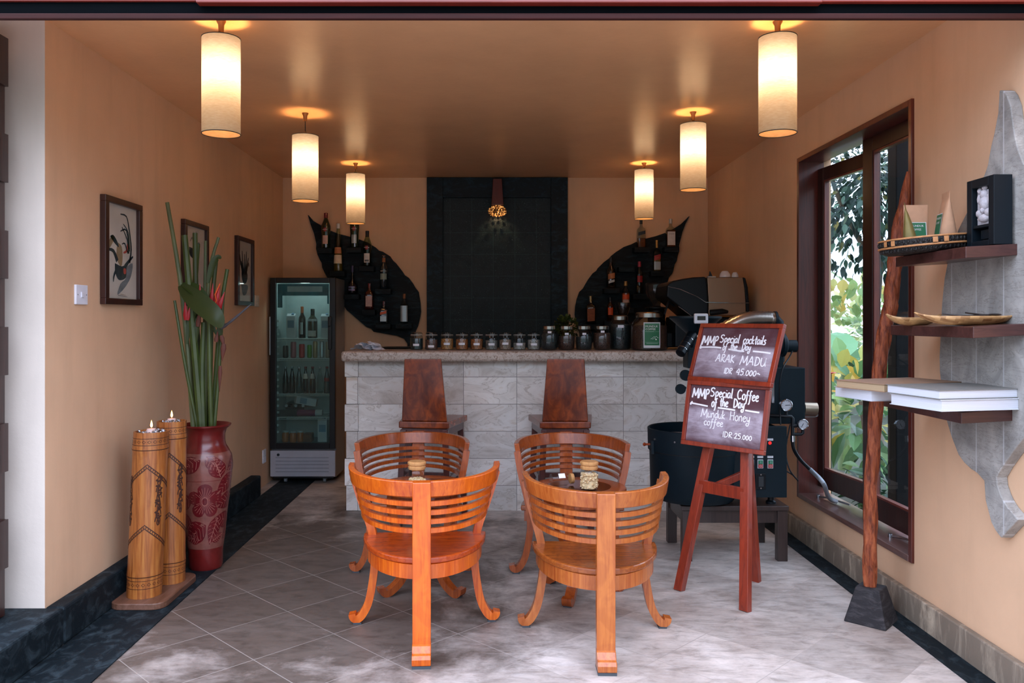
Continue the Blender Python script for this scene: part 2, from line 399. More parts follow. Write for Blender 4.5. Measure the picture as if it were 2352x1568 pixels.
# folded door leaf at the left edge
d1 = bpy.data.objects.new('door_1', None); C.objects.link(d1); struct(d1)
mb = MB(); z = .18
for i in range(12):
    k = (i % 2)*.016; mb.box(-2.62, -2.178+k, 3.50, 3.62, z, z+.214); z += .214
mb.build('door_leaf', wood('dark_door_wood', '#180806', '#3a130d', .4, (60, 60, 3), .3), d1)
mb = MB(); mb.box(-2.215, -2.188, 3.485, 3.5, 1.33, 1.52); mb.tube([(-2.2, 3.485, 1.42), (-2.2, 3.45, 1.42), (-2.26, 3.445, 1.42)], .008)
mb.build('door_handle', flat('brushed_steel', '#a9aeb4', .3, 1.0), d1)

# ------------------------------------------------------------ window with two casements
M_wframe = wood('window_red_wood', '#3a140e', '#64261b', .38, (50, 50, 3), .3)
M_sash = wood('dark_sash_wood', '#17090a', '#33120f', .35, (50, 50, 3), .3)
M_pane = glass('window_pane', '#f4fafa', 1.0, .02)
w1 = bpy.data.objects.new('window_1', None); C.objects.link(w1); struct(w1)
T = .032
mb = MB(); mb.box(2.085, 2.26, WY0, WY0+T, WZ0, WZ1); mb.box(2.085, 2.26, WY1-T, WY1, WZ0, WZ1)
mb.box(2.085, 2.26, WY0+T, WY1-T, WZ1-T, WZ1)
mb.build('window_frame', M_wframe, w1, bevel=.003)
mb = MB(); mb.box(2.083, 2.30, WY0+T, WY1-T, WZ0, WZ0+T); mb.build('window_sill', wood('sill_wood', '#4a2a25', '#7a5850', .3, (50, 4, 50), .4), w1, bevel=.003)
def sash(y0, y1, z0, z1, hinge=None, ang=0.):
    s = bpy.data.objects.new('casement', None); C.objects.link(s); s.parent = w1
    hy = y1; s.location = (2.235, hy, 0); s.rotation_euler = (0, 0, ang)
    L = y1-y0; st, br, tr = .072, .125, .085
    mb = MB(); mb.box(-.022, .022, -L, -L+st, z0, z1); mb.box(-.022, .022, -st, 0, z0, z1)
    mb.box(-.0215, .0215, -L+st, -st, z0, z0+br); mb.box(-.0215, .0215, -L+st, -st, z1-tr, z1)
    mb.build('casement_frame', M_sash, s, bevel=.003)
    mb = MB(); mb.box(-.004, .004, -L+st-.005, -st+.005, z0+br-.005, z1-tr+.005); mb.build('pane', M_pane, s)
    mb = MB(); e = .012
    for a in ((-L+st, -L+st+e, z0+br, z1-tr), (-st-e, -st, z0+br, z1-tr), (-L+st+e, -st-e, z0+br, z0+br+e), (-L+st+e, -st-e, z1-tr-e, z1-tr)):
        mb.box(-.016, .016, *a)
    mb.build('glazing_bead', wood('bead_wood', '#4b1c16', '#7c3a2e', .35, (50, 50, 3), .3), s)
    return s
sash(WY0+T+.002, 4.815, WZ0+T+.03, WZ1-T-.003)
sash(4.87, WY1-T-.004, WZ0+T+.05, WZ1-T-.05, ang=R(6))
mb = MB(); mb.box(2.215, 2.26, 4.815, 4.868, WZ0+T, WZ1-T); mb.build('mullion', M_sash, w1)
M_steel = flat('brushed_steel', '#a9aeb4', .3, 1.0)
for ya, yb in ((5.40, 5.10), (4.42, 4.12)):
    mb = MB(); mb.tube([(2.16, ya, WZ0+T+.006), (2.2, ya-.06, WZ0+T+.012), (2.24, yb, WZ0+T+.02)], .006, 8); mb.cyl((2.16, ya, WZ0+T), (2.16, ya, WZ0+T+.02), .01)
    mb.build('window_stay', M_steel, w1, True)

# ------------------------------------------------------------ garden outside the window
mb = MB(); mb.box(2.61, 30, -6, 40, -.35, -.15); struct(mb.build('ground', flat('garden_soil', '#2f3320', .9, 0, .3, 2)))
mb = MB(); mb.box(2.66, 2.78, 5.36, 5.48, -.15, 3.3); tag(mb.build('reflection_post', wood('dark_reflection_wood', '#060608', '#121112', .8, (40, 40, 3), 0, spec=.15), bevel=.006), 'dark square post outside the window, standing in for a reflection', 'post')  # added post, stands in for the door frame's reflection in the near pane
def leafmat(name, stops, rough=.4):
    m, t, o = nt(name); b = pbsdf(t, o, None, rough, 0, .4)
    g = node(t, 'ShaderNodeNewGeometry'); c = ramp(t, g.outputs['Random Per Island'], [(p, hexc(h)) for p, h in stops])
    t.links.new(c, b.inputs['Base Color'])
    tr = node(t, 'ShaderNodeBsdfTranslucent'); t.links.new(c, tr.inputs[0]); mx = node(t, 'ShaderNodeMixShader'); mx.inputs[0].default_value = .3
    t.links.new(b.outputs[0], mx.inputs[1]); t.links.new(tr.outputs[0], mx.inputs[2]); t.links.new(mx.outputs[0], o.inputs[0])
    return m
def leaf(mb, p, d, n, L, Wd, droop=.25):
    """one folded leaf blade from p along d"""
    d = d.normalized(); s = d.cross(n).normalized(); n = s.cross(d)
    rows = []
    for k, w in ((0, .08), (.22, .75), (.5, 1.), (.78, .62), (1, .04)):
        c = p+d*L*k-Vector((0, 0, 1))*droop*L*k*k
        rows.append((c-s*Wd*.5*w+n*Wd*.13*w, c, c+s*Wd*.5*w+n*Wd*.13*w))
    vr = [[mb.bm.verts.new(q) for q in r] for r in rows]
    for a, b in zip(vr, vr[1:]):
        mb.bm.faces.new((a[0], a[1], b[1], b[0])); mb.bm.faces.new((a[1], a[2], b[2], b[1]))
def crown(c, rad, n, L, Wd, rnd, up=.4, shell=.35):
    mb = MB(); c = Vector(c)
    for i in range(n):
        v = Vector((rnd.gauss(0, 1), rnd.gauss(0, 1), rnd.gauss(0, 1))).normalized()
        r = (shell+(1-shell)*rnd.random()**.6)
        p = c+Vector((v.x*rad[0], v.y*rad[1], v.z*rad[2]))*r
        d = v+Vector((rnd.uniform(-.7, .7), rnd.uniform(-.7, .7), rnd.uniform(-.5, .6)+up))
        k = rnd.uniform(.7, 1.25)
        leaf(mb, p, d, Vector((rnd.uniform(-.5, .5), rnd.uniform(-.8, .2), 1)).normalized(), L*k, Wd*k)
    return mb
M_shrub = leafmat('variegated_leaves', [(0, '#26452c'), (.35, '#4f7a4c'), (.6, '#86a869'), (.8, '#b9b45e'), (1, '#c99a35')])
M_dark = leafmat('dark_leaves', [(0, '#142a1e'), (.5, '#24452c'), (.85, '#3e6a45'), (1, '#7c8d3e')])
M_tree = leafmat('tree_leaves', [(0, '#16251f'), (.6, '#2c463a'), (.9, '#55705c'), (1, '#8a7a3a')])
M_ban = leafmat('banana_leaf', [(0, '#5d8a63'), (1, '#9cc28f')])
M_far = leafmat('far_leaves', [(0, '#5f7a46'), (.5, '#8fa468'), (.8, '#b5b072'), (1, '#c9a95a')])
M_bark = wood('grey_bark', '#4a3f36', '#7c6d5e', .9, (20, 20, 5), 0, .3)
rnd = random.Random(5)
def plant(name, label, cat, loc, crowns, mat, trunks=(), fname='foliage', group=None):
    t = thing(name, label, cat, loc, 0, group)
    for c in crowns: crown(*c).build(fname, mat, t)
    for pts, r in trunks:
        mb = MB(); mb.tube(smooth_path(pts, 4), r, 8); mb.build('trunk', M_bark, t, True)
    return t
plant('broadleaf_shrub', 'yellow-green broad-leaved shrub just outside the far casement', 'shrub', (3.35, 7.35, -.15),
      [((0, 0, .85), (.6, .7, .48), 210, .25, .12, rnd, .3, .3)], M_shrub, [([(0, 0, 0), (.03, 0, .4), (0, .05, .9)], .02)])
plant('low_shrub', 'low dark green shrub below the yellow-green shrub outside', 'shrub', (2.98, 6.1, -.15),
      [((0, 0, .33), (.22, .45, .3), 190, .15, .07, rnd, .2, .2)], M_dark)
plant('corner_shrub', 'small shrub with yellow leaf tips outside the near casement', 'shrub', (2.85, 4.6, -.15),
      [((.1, 0, .45), (.28, .4, .22), 60, .17, .08, rnd, .3, .3)], M_shrub, [([(.1, 0, 0), (.1, 0, .4)], .012)])
plant('far_bush', 'pale olive bush far behind the shrubs outside', 'bush', (6.6, 14.6, -.15),
      [((0, 0, 1.0), (2.4, 1.4, 1.45), 1100, .26, .15, rnd, .2, .5)], M_far)
plant('tall_bush', 'dull green bush beside the far olive bush outside', 'bush', (10.2, 18.6, -.15),
      [((0, 0, 1.1), (2.4, 1.6, 1.4), 800, .28, .15, rnd, .2, .5)], M_far)
plant('garden_tree', 'tall tree with small dark leaves against white sky outside', 'tree', (5.0, 10.6, -.15),
      [((0, 0, 3.55), (1.9, 1.4, 1.4), 4200, .12, .062, rnd, -.1, .05)], M_tree,
      [([(0, -.1, 0), (-.05, 0, 1.2), (.06, .05, 2.4), (0, 0, 3.6)], .055), ([(.06, .05, 2.2), (.4, .1, 2.9), (.8, .2, 3.6)], .03), ([(0, 0, 2.3), (-.4, 0, 3), (-.7, -.1, 3.7)], .03)])
b = thing('banana_plant', 'banana plant with arching torn leaves outside the window', 'plant', (3.85, 8.9, -.15))
mb = MB(); mb.cyl((0, 0, 0), (0, 0, 1.1), .07, .05); mb.build('stem', flat('banana_stem', '#66784a', .6), b, True)
for a, tilt, L in ((.4, .7, 1.2), (2.2, .95, 1.1), (3.6, .55, 1.25), (5.0, .8, 1.15), (1.3, 1.3, 1.0)):
    mb = MB(); leaf(mb, Vector((0, 0, 1.05)), Vector((cos(a), sin(a), tilt)), Vector((0, 0, 1)), L, .36, .35); mb.build('leaf', M_ban, b)
fl = thing('red_flower', 'small red flower beside the broad-leaved shrub outside', 'flower', (2.62, 6.3, -.15))
mb = MB(); mb.tube([(0, 0, 0), (0, 0, 1.22)], .006, 6); mb.build('stem', M_dark, fl)
mb = MB()
for i in range(6): leaf(mb, Vector((0, 0, 1.22)), Vector((cos(i), sin(i), .5)), Vector((0, 0, 1)), .06, .04)
mb.build('petals', flat('red_petal', '#c8283a', .5), fl)

# ------------------------------------------------------------ bar counter
def counter_mat():
    m, t, o = nt('sandstone_cladding'); b = pbsdf(t, o, None, .6, 0, .35)
    c = node(t, 'ShaderNodeTexCoord'); s = node(t, 'ShaderNodeSeparateXYZ'); cb = node(t, 'ShaderNodeCombineXYZ')
    t.links.new(c.outputs['Object'], s.inputs[0]); t.links.new(math_(t, 'ADD', s.outputs[0], math_(t, 'MULTIPLY', s.outputs[1], 1.)), cb.inputs[0]); t.links.new(s.outputs[2], cb.inputs[1])
    sh = node(t, 'ShaderNodeVectorMath', operation='ADD'); sh.inputs[1].default_value = (-6.34+1.146-.415*.0+.0, -.197, 0)
    t.links.new(cb.outputs[0], sh.inputs[0])
    br = node(t, 'ShaderNodeTexBrick'); br.offset = 0; br.squash = 1
    for k, val in (('Scale', 1.), ('Mortar Size', .0022), ('Mortar Smooth', .3), ('Bias', 0.), ('Brick Width', .4165), ('Row Height', .212)): br.inputs[k].default_value = val
    br.inputs['Color1'].default_value = (0, 0, 0, 1); br.inputs['Color2'].default_value = (1, 1, 1, 1); br.inputs['Mortar'].default_value = (.5, .5, .5, 1)
    t.links.new(sh.outputs[0], br.inputs[0])
    p = coords(t)
    off = node(t, 'ShaderNodeVectorMath', operation='MULTIPLY_ADD'); off.inputs[1].default_value = (1, 1, 1)
    t.links.new(p, off.inputs[0]); sc = node(t, 'ShaderNodeVectorMath', operation='SCALE'); sc.inputs[3].default_value = 9.; t.links.new(br.outputs[0], sc.inputs[0]); t.links.new(sc.outputs[0], off.inputs[2])
    mp = node(t, 'ShaderNodeMapping'); mp.inputs['Rotation'].default_value = (0, .5, 0); mp.inputs['Scale'].default_value = (1.5, 1.5, 3.2); t.links.new(off.outputs[0], mp.inputs[0])
    n = noise(t, mp.outputs[0], 1.5, 5, .55, 2.2)
    base = ramp(t, n, [(.28, hexc('#bdb3aa')), (.45, hexc('#ddd7d1')), (.6, hexc('#e8e4e0')), (.75, hexc('#d0bfae'))])
    tl = ramp(t, br.outputs[0], [(0, (.78, .77, .76, 1)), (1, (1.08, 1.07, 1.06, 1))]); base = mix(t, 1., base, tl, 'MULTIPLY')
    vein = ramp(t, n, [(.485, (0, 0, 0, 1)), (.5, (1, 1, 1, 1)), (.515, (0, 0, 0, 1))])
    base = mix(t, math_(t, 'MULTIPLY', vein, .45), base, hexc('#8f7c69'))
    base = mix(t, math_(t, 'MULTIPLY', br.outputs[1], .8), base, hexc('#554f4b'))
    t.links.new(base, b.inputs['Base Color']); bump(t, b, math_(t, 'SUBTRACT', math_(t, 'MULTIPLY', noise(t, p, 60, 3), .2), br.outputs[1]), .35, .004)
    return m
M_clad = counter_mat()
cb_ = thing('bar_counter', 'bar base clad in pale veined sandstone tiles', 'bar counter', (0, 6.34, 0))
mb = MB(); mb.box(-1.14, 2.095, .012, .70, 0, 1.17)
cbm = mb.build('counter_base', M_clad, cb_)
mb = MB(); z = 0.
for i, h in enumerate((.197, .212, .212, .212, .212, .125)):
    k = .012 if i % 2 else 0.; mb.box(-1.146-k, 2.09, -.002, .3, z+.0015, z+h-.0015) if False else mb.box(-1.150-k, -1.05, .006-k*.3, .46, z+.001, z+h-.001); z += h
mb.build('end_stone', M_clad, cb_, bevel=.004)
def top_mat():
    m, t, o = nt('beige_granite'); b = pbsdf(t, o, None, .35, 0, .45)
    p = coords(t); n = noise(t, p, 34, 5, .7, 1.6); n2 = noise(t, p, 7, 3)
    c = ramp(t, n, [(.36, hexc('#7d685c')), (.46, hexc('#b3a293')), (.56, hexc('#cfc5bd')), (.7, hexc('#b09e90'))])
    t.links.new(mix(t, math_(t, 'MULTIPLY', n2, .4), c, hexc('#8f786a')), b.inputs['Base Color']); bump(t, b, n, .25, .004)
    return m
mb = MB(); mb.box(-1.172, 2.098, 6.238, 7.12, 1.171, 1.25)
tag(mb.build('bar_worktop', top_mat(), bevel=.022, seg=4), 'long beige granite worktop with rounded edge on the sandstone bar', 'worktop')

# ------------------------------------------------------------ dark stone water wall
def wet_stone(name, cell, speck=1.0):
    m, t, o = nt(name); b = pbsdf(t, o, None, .36, 0, .28)
    c = node(t, 'ShaderNodeTexCoord'); s = node(t, 'ShaderNodeSeparateXYZ'); cbn = node(t, 'ShaderNodeCombineXYZ')
    t.links.new(c.outputs['Object'], s.inputs[0]); t.links.new(s.outputs[0], cbn.inputs[0]); t.links.new(s.outputs[2], cbn.inputs[1])
    br = node(t, 'ShaderNodeTexBrick'); br.offset = 0; br.squash = 1
    for k, val in (('Scale', 1.), ('Mortar Size', .003), ('Mortar Smooth', .4), ('Bias', 0.), ('Brick Width', cell[0]), ('Row Height', cell[1])): br.inputs[k].default_value = val
    br.inputs['Color1'].default_value = (0, 0, 0, 1); br.inputs['Color2'].default_value = (1, 1, 1, 1)
    t.links.new(cbn.outputs[0], br.inputs[0])
    p = coords(t); n = noise(t, p, 14, 8, .75, .4); n2 = noise(t, p, 90, 3, .7)
    base = ramp(t, n, [(.35, hexc('#020c10')), (.6, hexc('#06181b')), (.8, hexc('#12282a'))])
    base = mix(t, math_(t, 'MULTIPLY', ramp(t, n2, [(.64, (0, 0, 0, 1)), (.72, (1, 1, 1, 1))]), .55*speck), base, hexc('#86a3a3'))
    base = mix(t, math_(t, 'MULTIPLY', br.outputs[1], .35), base, hexc('#31504f'))
    t.links.new(base, b.inputs['Base Color'])
    bump(t, b, math_(t, 'ADD', math_(t, 'MULTIPLY', n, 1.), math_(t, 'MULTIPLY', n2, .3)), .45*speck, .012)
    return m
ww = thing('stone_water_wall', 'dark wet stone panel with square tiles centred on the back wall', 'wall panel', (0, YB, 0))
x0, x1, xi0, xi1 = -.648, .725, -.49, .563
mb = MB(); mb.box(xi0, xi1, -.012, .0, .9, 2.68); mb.build('tile_panel', wet_stone('rough_wet_stone', (.2106, .213)), ww)
M_fr = slate('dark_green_stone', '#06141a', '#24485a', .55, (5, 5, 9), .25, .5)
mb = MB(); mb.box(x0, xi0, -.05, 0, .9, ZC-.003); mb.build('side_frame', M_fr, ww, bevel=.004)
mb = MB(); mb.box(xi1, x1, -.05, 0, .9, ZC-.003); mb.build('side_frame', M_fr, ww, bevel=.004)
mb = MB(); mb.box(xi0, xi1, -.048, 0, 2.68, ZC-.003); mb.build('lintel', M_fr, ww, bevel=.004)
# ============================================================ furniture
M_teakA = wood('orange_teak', '#a63608', '#e07018', .25, (55, 55, 3.2), .25, .05, 1., .25)
M_teakB = wood('honey_teak', '#8c3c16', '#c27232', .27, (55, 55, 3.2), .25, .05, 1., .25)
M_teakC = wood('brown_teak', '#6e2c10', '#a8521e', .24, (55, 55, 3.2), .3, .05, 1., .3)
M_teakRail = {}
M_pad = flat('grey_foot_pad', '#3a3f44', .8)
def seatwood(name, d, l): return wood(name, d, l, .22, (4, 55, 55), .3, .05, 1., .35)
def leg_path(pts, k=5): return smooth_path(pts, k)
def make_chair(label, loc, rz, H, wt, mat, smat):
    """tub chair: one straight back leg, two curved front legs, curved rail and four slats"""
    t = thing('armchair', label, 'chair', loc, rz, 'curved wooden tub chairs')
    zk = H/.79; zs = .435*zk if H > .77 else .405
    yf, yb = .185, -.30
    def plan(w, d, n=28):
        return [(-w*cos(pi*i/n), yf-d*sin(pi*i/n)**.92) for i in range(n+1)]
    def lean(z):   # half width of the back at height z
        k = (z-zs)/(H-zs); return .275+(wt-.275)*k
    # post that is the rear leg
    mb = MB(); hw = .040
    mb.sweep([(0, yb-.012, .0), (0, yb-.012, .35), (0, yb-.016, zs+.1), (0, yb-.022, H+.002)], (1, 0, 0), .026, hw)
    mb.build('rear_leg', mat, t, bevel=.004)
    mb = MB(); mb.prism([(yb-.02, .012), (yb-.085, .012), (yb-.088, .04), (yb-.078, .055), (yb-.064, .058), (yb-.058, .066), (yb-.045, .083), (yb-.02, .1)], lambda p: (-hw-.001, p[0], p[1]), lambda p: (hw+.001, p[0], p[1]))
    mb.build('foot_scroll', mat, t, bevel=.004)
    mb = MB(); mb.box(-hw, hw, yb-.085, yb+.015, 0, .0118); mb.build('foot_pad', M_pad, t)
    # front legs that run up into the arm ends
    for s in (-1, 1):
        pts = leg_path([(s*(wt-.004), yf, H-.045), (s*lean(zs+.2*zk), yf, zs+.2*zk), (s*.262, yf, zs+.02), (s*.248, yf, zs-.1), (s*.252, yf, .24*zk), (s*.275, yf-.005, .11), (s*.306, yf-.01, .045), (s*.333, yf-.015, .024), (s*.351, yf-.017, .032), (s*.356, yf-.017, .05)])
        n = len(pts)
        mb = MB(); mb.sweep(pts, (0, 1, 0), [.019 if i < n*.75 else .017 for i in range(n)], [.026]*n)
        mb.build('front_leg', mat, t, bevel=.003)
        mb = MB(); mb.box(s*.33-.02, s*.33+.02, yf-.042, yf+.01, 0, .0088); mb.build('foot_pad', M_pad, t)
    # curved top rail
    mb = MB(); pl = plan(wt, yf-yb+.004)
    rs = []
    pl2 = plan(wt-.012, yf-yb-.010)
    for i, (p, q) in enumerate(zip(pl, pl2)):
        c = Vector((0, .1, 0)); d = (Vector((p[0], p[1], 0))-c).normalized(); th = .015
        a, b_ = Vector((p[0], p[1], 0)), Vector((q[0], q[1], 0))
        rs.append([a+d*th+Vector((0, 0, H)), a-d*th+Vector((0, 0, H)), b_-d*th+Vector((0, 0, H-.072)), b_+d*th+Vector((0, 0, H-.072))])
    mb.rings(rs); mb.build('top_rail', mat, t, True, bevel=.004)
    for k in range(4):
        z = H-.103-.0395*k*zk; w = lean(z)-.004; d = yf-yb-.012
        mb = MB(); mb.sweep([(x, y, z) for x, y in plan(w, d)], (0, 0, 1), .009, .0105)
        mb.build('back_slat', mat, t, True)
    # D-shaped seat and apron
    def dshape(w, d, y0, n=26): return [(-w*cos(pi*i/n), y0-d*sin(pi*i/n)) for i in range(n+1)]
    mb = MB(); mb.prism(dshape(.303, .452, yf+.025), lambda p: (p[0], p[1], zs-.03), lambda p: (p[0], p[1], zs))
    mb.build('seat', smat, t, bevel=.008, seg=3)
    mb = MB(); pl = dshape(.272, .425, yf+.005)
    mb.sweep([(x, y, zs-.062) for x, y in pl], (0, 0, 1), .011, .032); mb.sweep([(-.27, yf+.005, zs-.062), (.27, yf+.005, zs-.062)], (0, 0, 1), .011, .032)
    mb.build('seat_apron', mat, t)
    return t
make_chair('orange teak tub chair, back to the viewer, left of the two in front', (-.330, 3.86, 0), R(3.2), .79, .358, M_teakA, seatwood('orange_seat_wood', '#8f2c0a', '#c4551a'))
make_chair('honey-brown teak tub chair, back to the viewer, beside the chalkboard easel', (.488, 3.795, 0), R(-1.2), .755, .338, M_teakB, seatwood('honey_seat_wood', '#7c3814', '#ad6228'))
make_chair('brown teak tub chair facing the viewer behind the brightest orange chair', (-.485, 5.0, 0), R(181), .765, .328, M_teakC, seatwood('brown_seat_wood', '#6e3014', '#98501f'))
make_chair('brown teak tub chair facing the viewer behind the honey-brown chair', (.468, 4.965, 0), R(179), .765, .328, M_teakC, seatwood('brown_seat_wood', '#6e3014', '#98501f'))

def make_table(label, loc, rz):
    t = thing('round_table', label, 'table', loc, rz, 'small round wooden tables'); H = .585
    mb = MB(); mb.lathe([(.232, H-.026), (.256, H-.024), (.26, H-.014), (.258, H-.003), (.25, H), (.176, H)], n=48, cap=False)
    mb.lathe([(.232, H-.026), (.0, H-.026)], n=48, cap=False); mb.lathe([(.176, H), (.176, H-.006), (0, H-.006)], n=48, cap=False)
    mb.build('table_top', M_teakC, t, True)
    mb = MB(); mb.lathe([(.0, H-.0055), (.1745, H-.0055), (.1745, H-.001), (0, H-.001)], n=48, cap=False)
    mb.build('glass_inset', flat('dark_table_glass', '#3a2118', .06, 0, .1, 5, spec=.6), t, True)
    mb = MB(); mb.lathe([(.2, H-.026), (.2, H-.085), (.185, H-.085), (.185, H-.026)], n=40, cap=False); mb.build('apron', M_teakC, t, True)
    for k in range(3):
        a = 2*pi*k/3; d = Vector((cos(a), sin(a), 0)); s = Vector((-sin(a), cos(a), 0))
        pr = [(.185, H-.03), (.19, H-.1), (.165, .36), (.10, .25), (.095, .17), (.135, .08), (.19, .03), (.225, .018), (.245, .03), (.248, .052)]
        pts = smooth_path([d*r+Vector((0, 0, z)) for r, z in pr], 5)
        mb = MB(); mb.sweep(pts, s, .018, .026); mb.build('leg', M_teakC, t, bevel=.004)
        mb = MB(); c = d*.222; mb.sweep([c-d*.022+Vector((0, 0, .003)), c+d*.022+Vector((0, 0, .003))], s, .003, .022)
        mb.build('foot_pad', M_pad, t)
    mb = MB(); mb.lathe([(.0, .20), (.085, .20), (.09, .215), (.085, .23), (0, .23)], n=24, cap=False); mb.build('hub', M_teakC, t, True)
    return t
make_table('round wooden table between the two left chairs', (-.385, 4.50, 0), R(88))
make_table('round wooden table with glass inset between the two right chairs', (.468, 4.45, 0), R(250))

# jars of nuts on the two tables
M_clear = glass('clear_jar_glass', '#f3f7f7', 1.0, .03)
M_lidw = wood('pale_lid_wood', '#a8713c', '#d6a36a', .5, (50, 50, 6), .1)
def nut_heap(name, label, loc, r, h, col, size, n, seed, cat):
    rn = random.Random(seed); mb = MB()
    mb.lathe([(r*.9, .004), (r*.93, h*.9), (0, h*.93)], n=20, cap=False)
    for i in range(n):
        a = rn.uniform(0, 2*pi)
        if i % 4 == 0: rr = r*math.sqrt(rn.random())*.85; z = h*.93
        else: rr = r*.93; z = rn.uniform(.008, h*.95)
        mb.ico(Vector((rr*cos(a), rr*sin(a), z)), size, 1, (1.35, .95, .95), Matrix.Rotation(rn.uniform(0, 6), 4, (rn.random(), rn.random(), .3)))
    o = mb.build(name, col, None, True); o.location = loc
    return tag(o, label, cat, None, 'stuff')
def nut_mat():
    m, t, o = nt('roasted_nuts'); b = pbsdf(t, o, None, .55, 0, .4); g = node(t, 'ShaderNodeNewGeometry')
    t.links.new(ramp(t, g.outputs['Random Per Island'], [(0, hexc('#b98f5c')), (.5, hexc('#d9b98c')), (1, hexc('#ead3ac'))]), b.inputs['Base Color']); return m
M_nut = nut_mat()
for loc, lab, h in (((-.41, 4.36, .585), 'round table between the two left chairs', .055), ((.515, 4.36, .585), 'glass-inset table between the two right chairs', .088)):
    j = thing('nut_jar', 'glass jar with wooden lid on the '+lab, 'jar', loc, 0, 'nut jars on the tables')
    mb = MB(); mb.lathe([(.0, 0), (.040, 0), (.047, .006), (.048, .08), (.046, .098), (.040, .106), (.040, .115)], n=32, cap=False); mb.build('glass_body', M_clear, j, True)
    mb = MB(); mb.lathe([(.0, .109), (.044, .109), (.047, .114), (.047, .124), (.043, .127), (.043, .131), (.049, .135), (.05, .146), (.044, .152), (0, .153)], n=32, cap=False); mb.build('lid', M_lidw, j, True)
    nut_heap('roasted_nuts', 'pale roasted nuts in the jar on the '+lab, (loc[0], loc[1], loc[2]+.004), .044, h, M_nut, .0075, 170, 3, 'nuts')
j = thing('glass_candy_jar', 'small clear jar lying beside the nut jar on right table', 'jar', (.375, 4.47, .619), R(15))
mb = MB(); mb.lathe([(.0, -.06), (.032, -.06), (.035, -.05), (.035, .03), (.026, .045), (.026, .055)], n=24, cap=False); mb.xf(Matrix.Rotation(pi/2, 4, 'Y')); mb.build('glass_body', M_clear, j, True)
mb = MB(); mb.lathe([(0, .05), (.028, .05), (.028, .068), (0, .068)], n=20, cap=False); mb.xf(Matrix.Rotation(pi/2, 4, 'Y')); mb.build('lid', M_lidw, j, True)
mb = MB(); mb.box(-.025, .012, -.0358, -.034, -.014, .014); mb.xf(Matrix.Rotation(R(-40), 4, 'X')); mb.build('label', flat('paper_label', '#e6e4ea', .7), j)

# two bar stools
M_stool = wood('figured_red_wood', '#4f1c0c', '#a0481a', .27, (9, 9, 4), .25, .04, 1.3, .6)
M_stoolL = wood('stool_leg_wood', '#2e1210', '#57241c', .35, (50, 50, 4), .3)
def make_stool(label, loc, rz):
    t = thing('bar_stool', label, 'stool', loc, rz, 'wooden bar stools at the counter'); zs = .765
    a, b = (.182, -.225), (.245, .24)
    mb = MB(); q = [(-a[0], a[1]), (a[0], a[1]), (b[0], b[1]), (-b[0], b[1])]
    mb.prism(q, lambda p: (p[0], p[1], zs-.048), lambda p: (p[0], p[1], zs)); mb.build('seat', M_stool, t, bevel=.008)
    mb = MB(); mb.prism([(p[0]*.9, p[1]*.9) for p in q], lambda p: (p[0], p[1], zs-.105), lambda p: (p[0], p[1], zs-.0485)); mb.build('seat_frame', M_stoolL, t, bevel=.004)
    mb = MB(); mb.hexa([(-.165, -.205, zs+.001), (.165, -.205, zs+.001), (.165, -.172, zs+.001), (-.165, -.172, zs+.001), (-.132, -.262, 1.215), (.132, -.262, 1.215), (.132, -.236, 1.215), (-.132, -.236, 1.215)])
    mb.build('backrest', M_stool, t, bevel=.006)
    for sx in (-1, 1):
        for (x, y) in ((a[0]-.03, a[1]+.03), (b[0]-.05, b[1]-.03)):
            mb = MB(); mb.sweep([(sx*(x+.03), y*1.12, 0), (sx*x, y, zs-.06)], (0, 1, 0), .022, .022); mb.build('leg', M_stoolL, t, bevel=.003)
    for pts in (((-.18, -.22, .25), (.18, -.22, .25)), ((-.2, .23, .3), (.2, .23, .3)), ((-.182, -.2, .36), (-.205, .22, .36)), ((.182, -.2, .36), (.205, .22, .36))):
        mb = MB(); mb.sweep(pts, (0, 0, 1), .011, .02); mb.build('stretcher', M_stoolL, t, bevel=.002)
    return t
make_stool('dark red wooden bar stool turned slightly, behind the left pair of chairs', (-.47, 6.02, 0), R(-7))
make_stool('dark red wooden bar stool standing square, behind the right pair of chairs', (.515, 6.02, 0), 0)

# ============================================================ lamps
def shade_mat():
    m, t, o = nt('cream_linen_shade')
    d = node(t, 'ShaderNodeBsdfDiffuse'); tr = node(t, 'ShaderNodeBsdfTranslucent')
    n = noise(t, coords(t, (20, 20, 160)), 2.0, 4, .6); c = ramp(t, n, [(.3, hexc('#dcb88c')), (.7, hexc('#ebcfa8'))])
    t.links.new(c, d.inputs[0]); t.links.new(ramp(t, n, [(.3, hexc('#595d66')), (.7, hexc('#696e79'))]), tr.inputs[0])
    mx = node(t, 'ShaderNodeMixShader'); mx.inputs[0].default_value = .62
    t.links.new(d.outputs[0], mx.inputs[1]); t.links.new(tr.outputs[0], mx.inputs[2]); t.links.new(mx.outputs[0], o.inputs[0])
    return m
M_shade = shade_mat(); M_blk = flat('black_plastic', '#0c0f12', .4); M_wire = flat('dark_shade_wire', '#1a1512', .5); M_brass = flat('aged_brass', '#7d5a38', .45, .6)
M_bulb = glow('warm_bulb', '#ffe2b0', 14.)
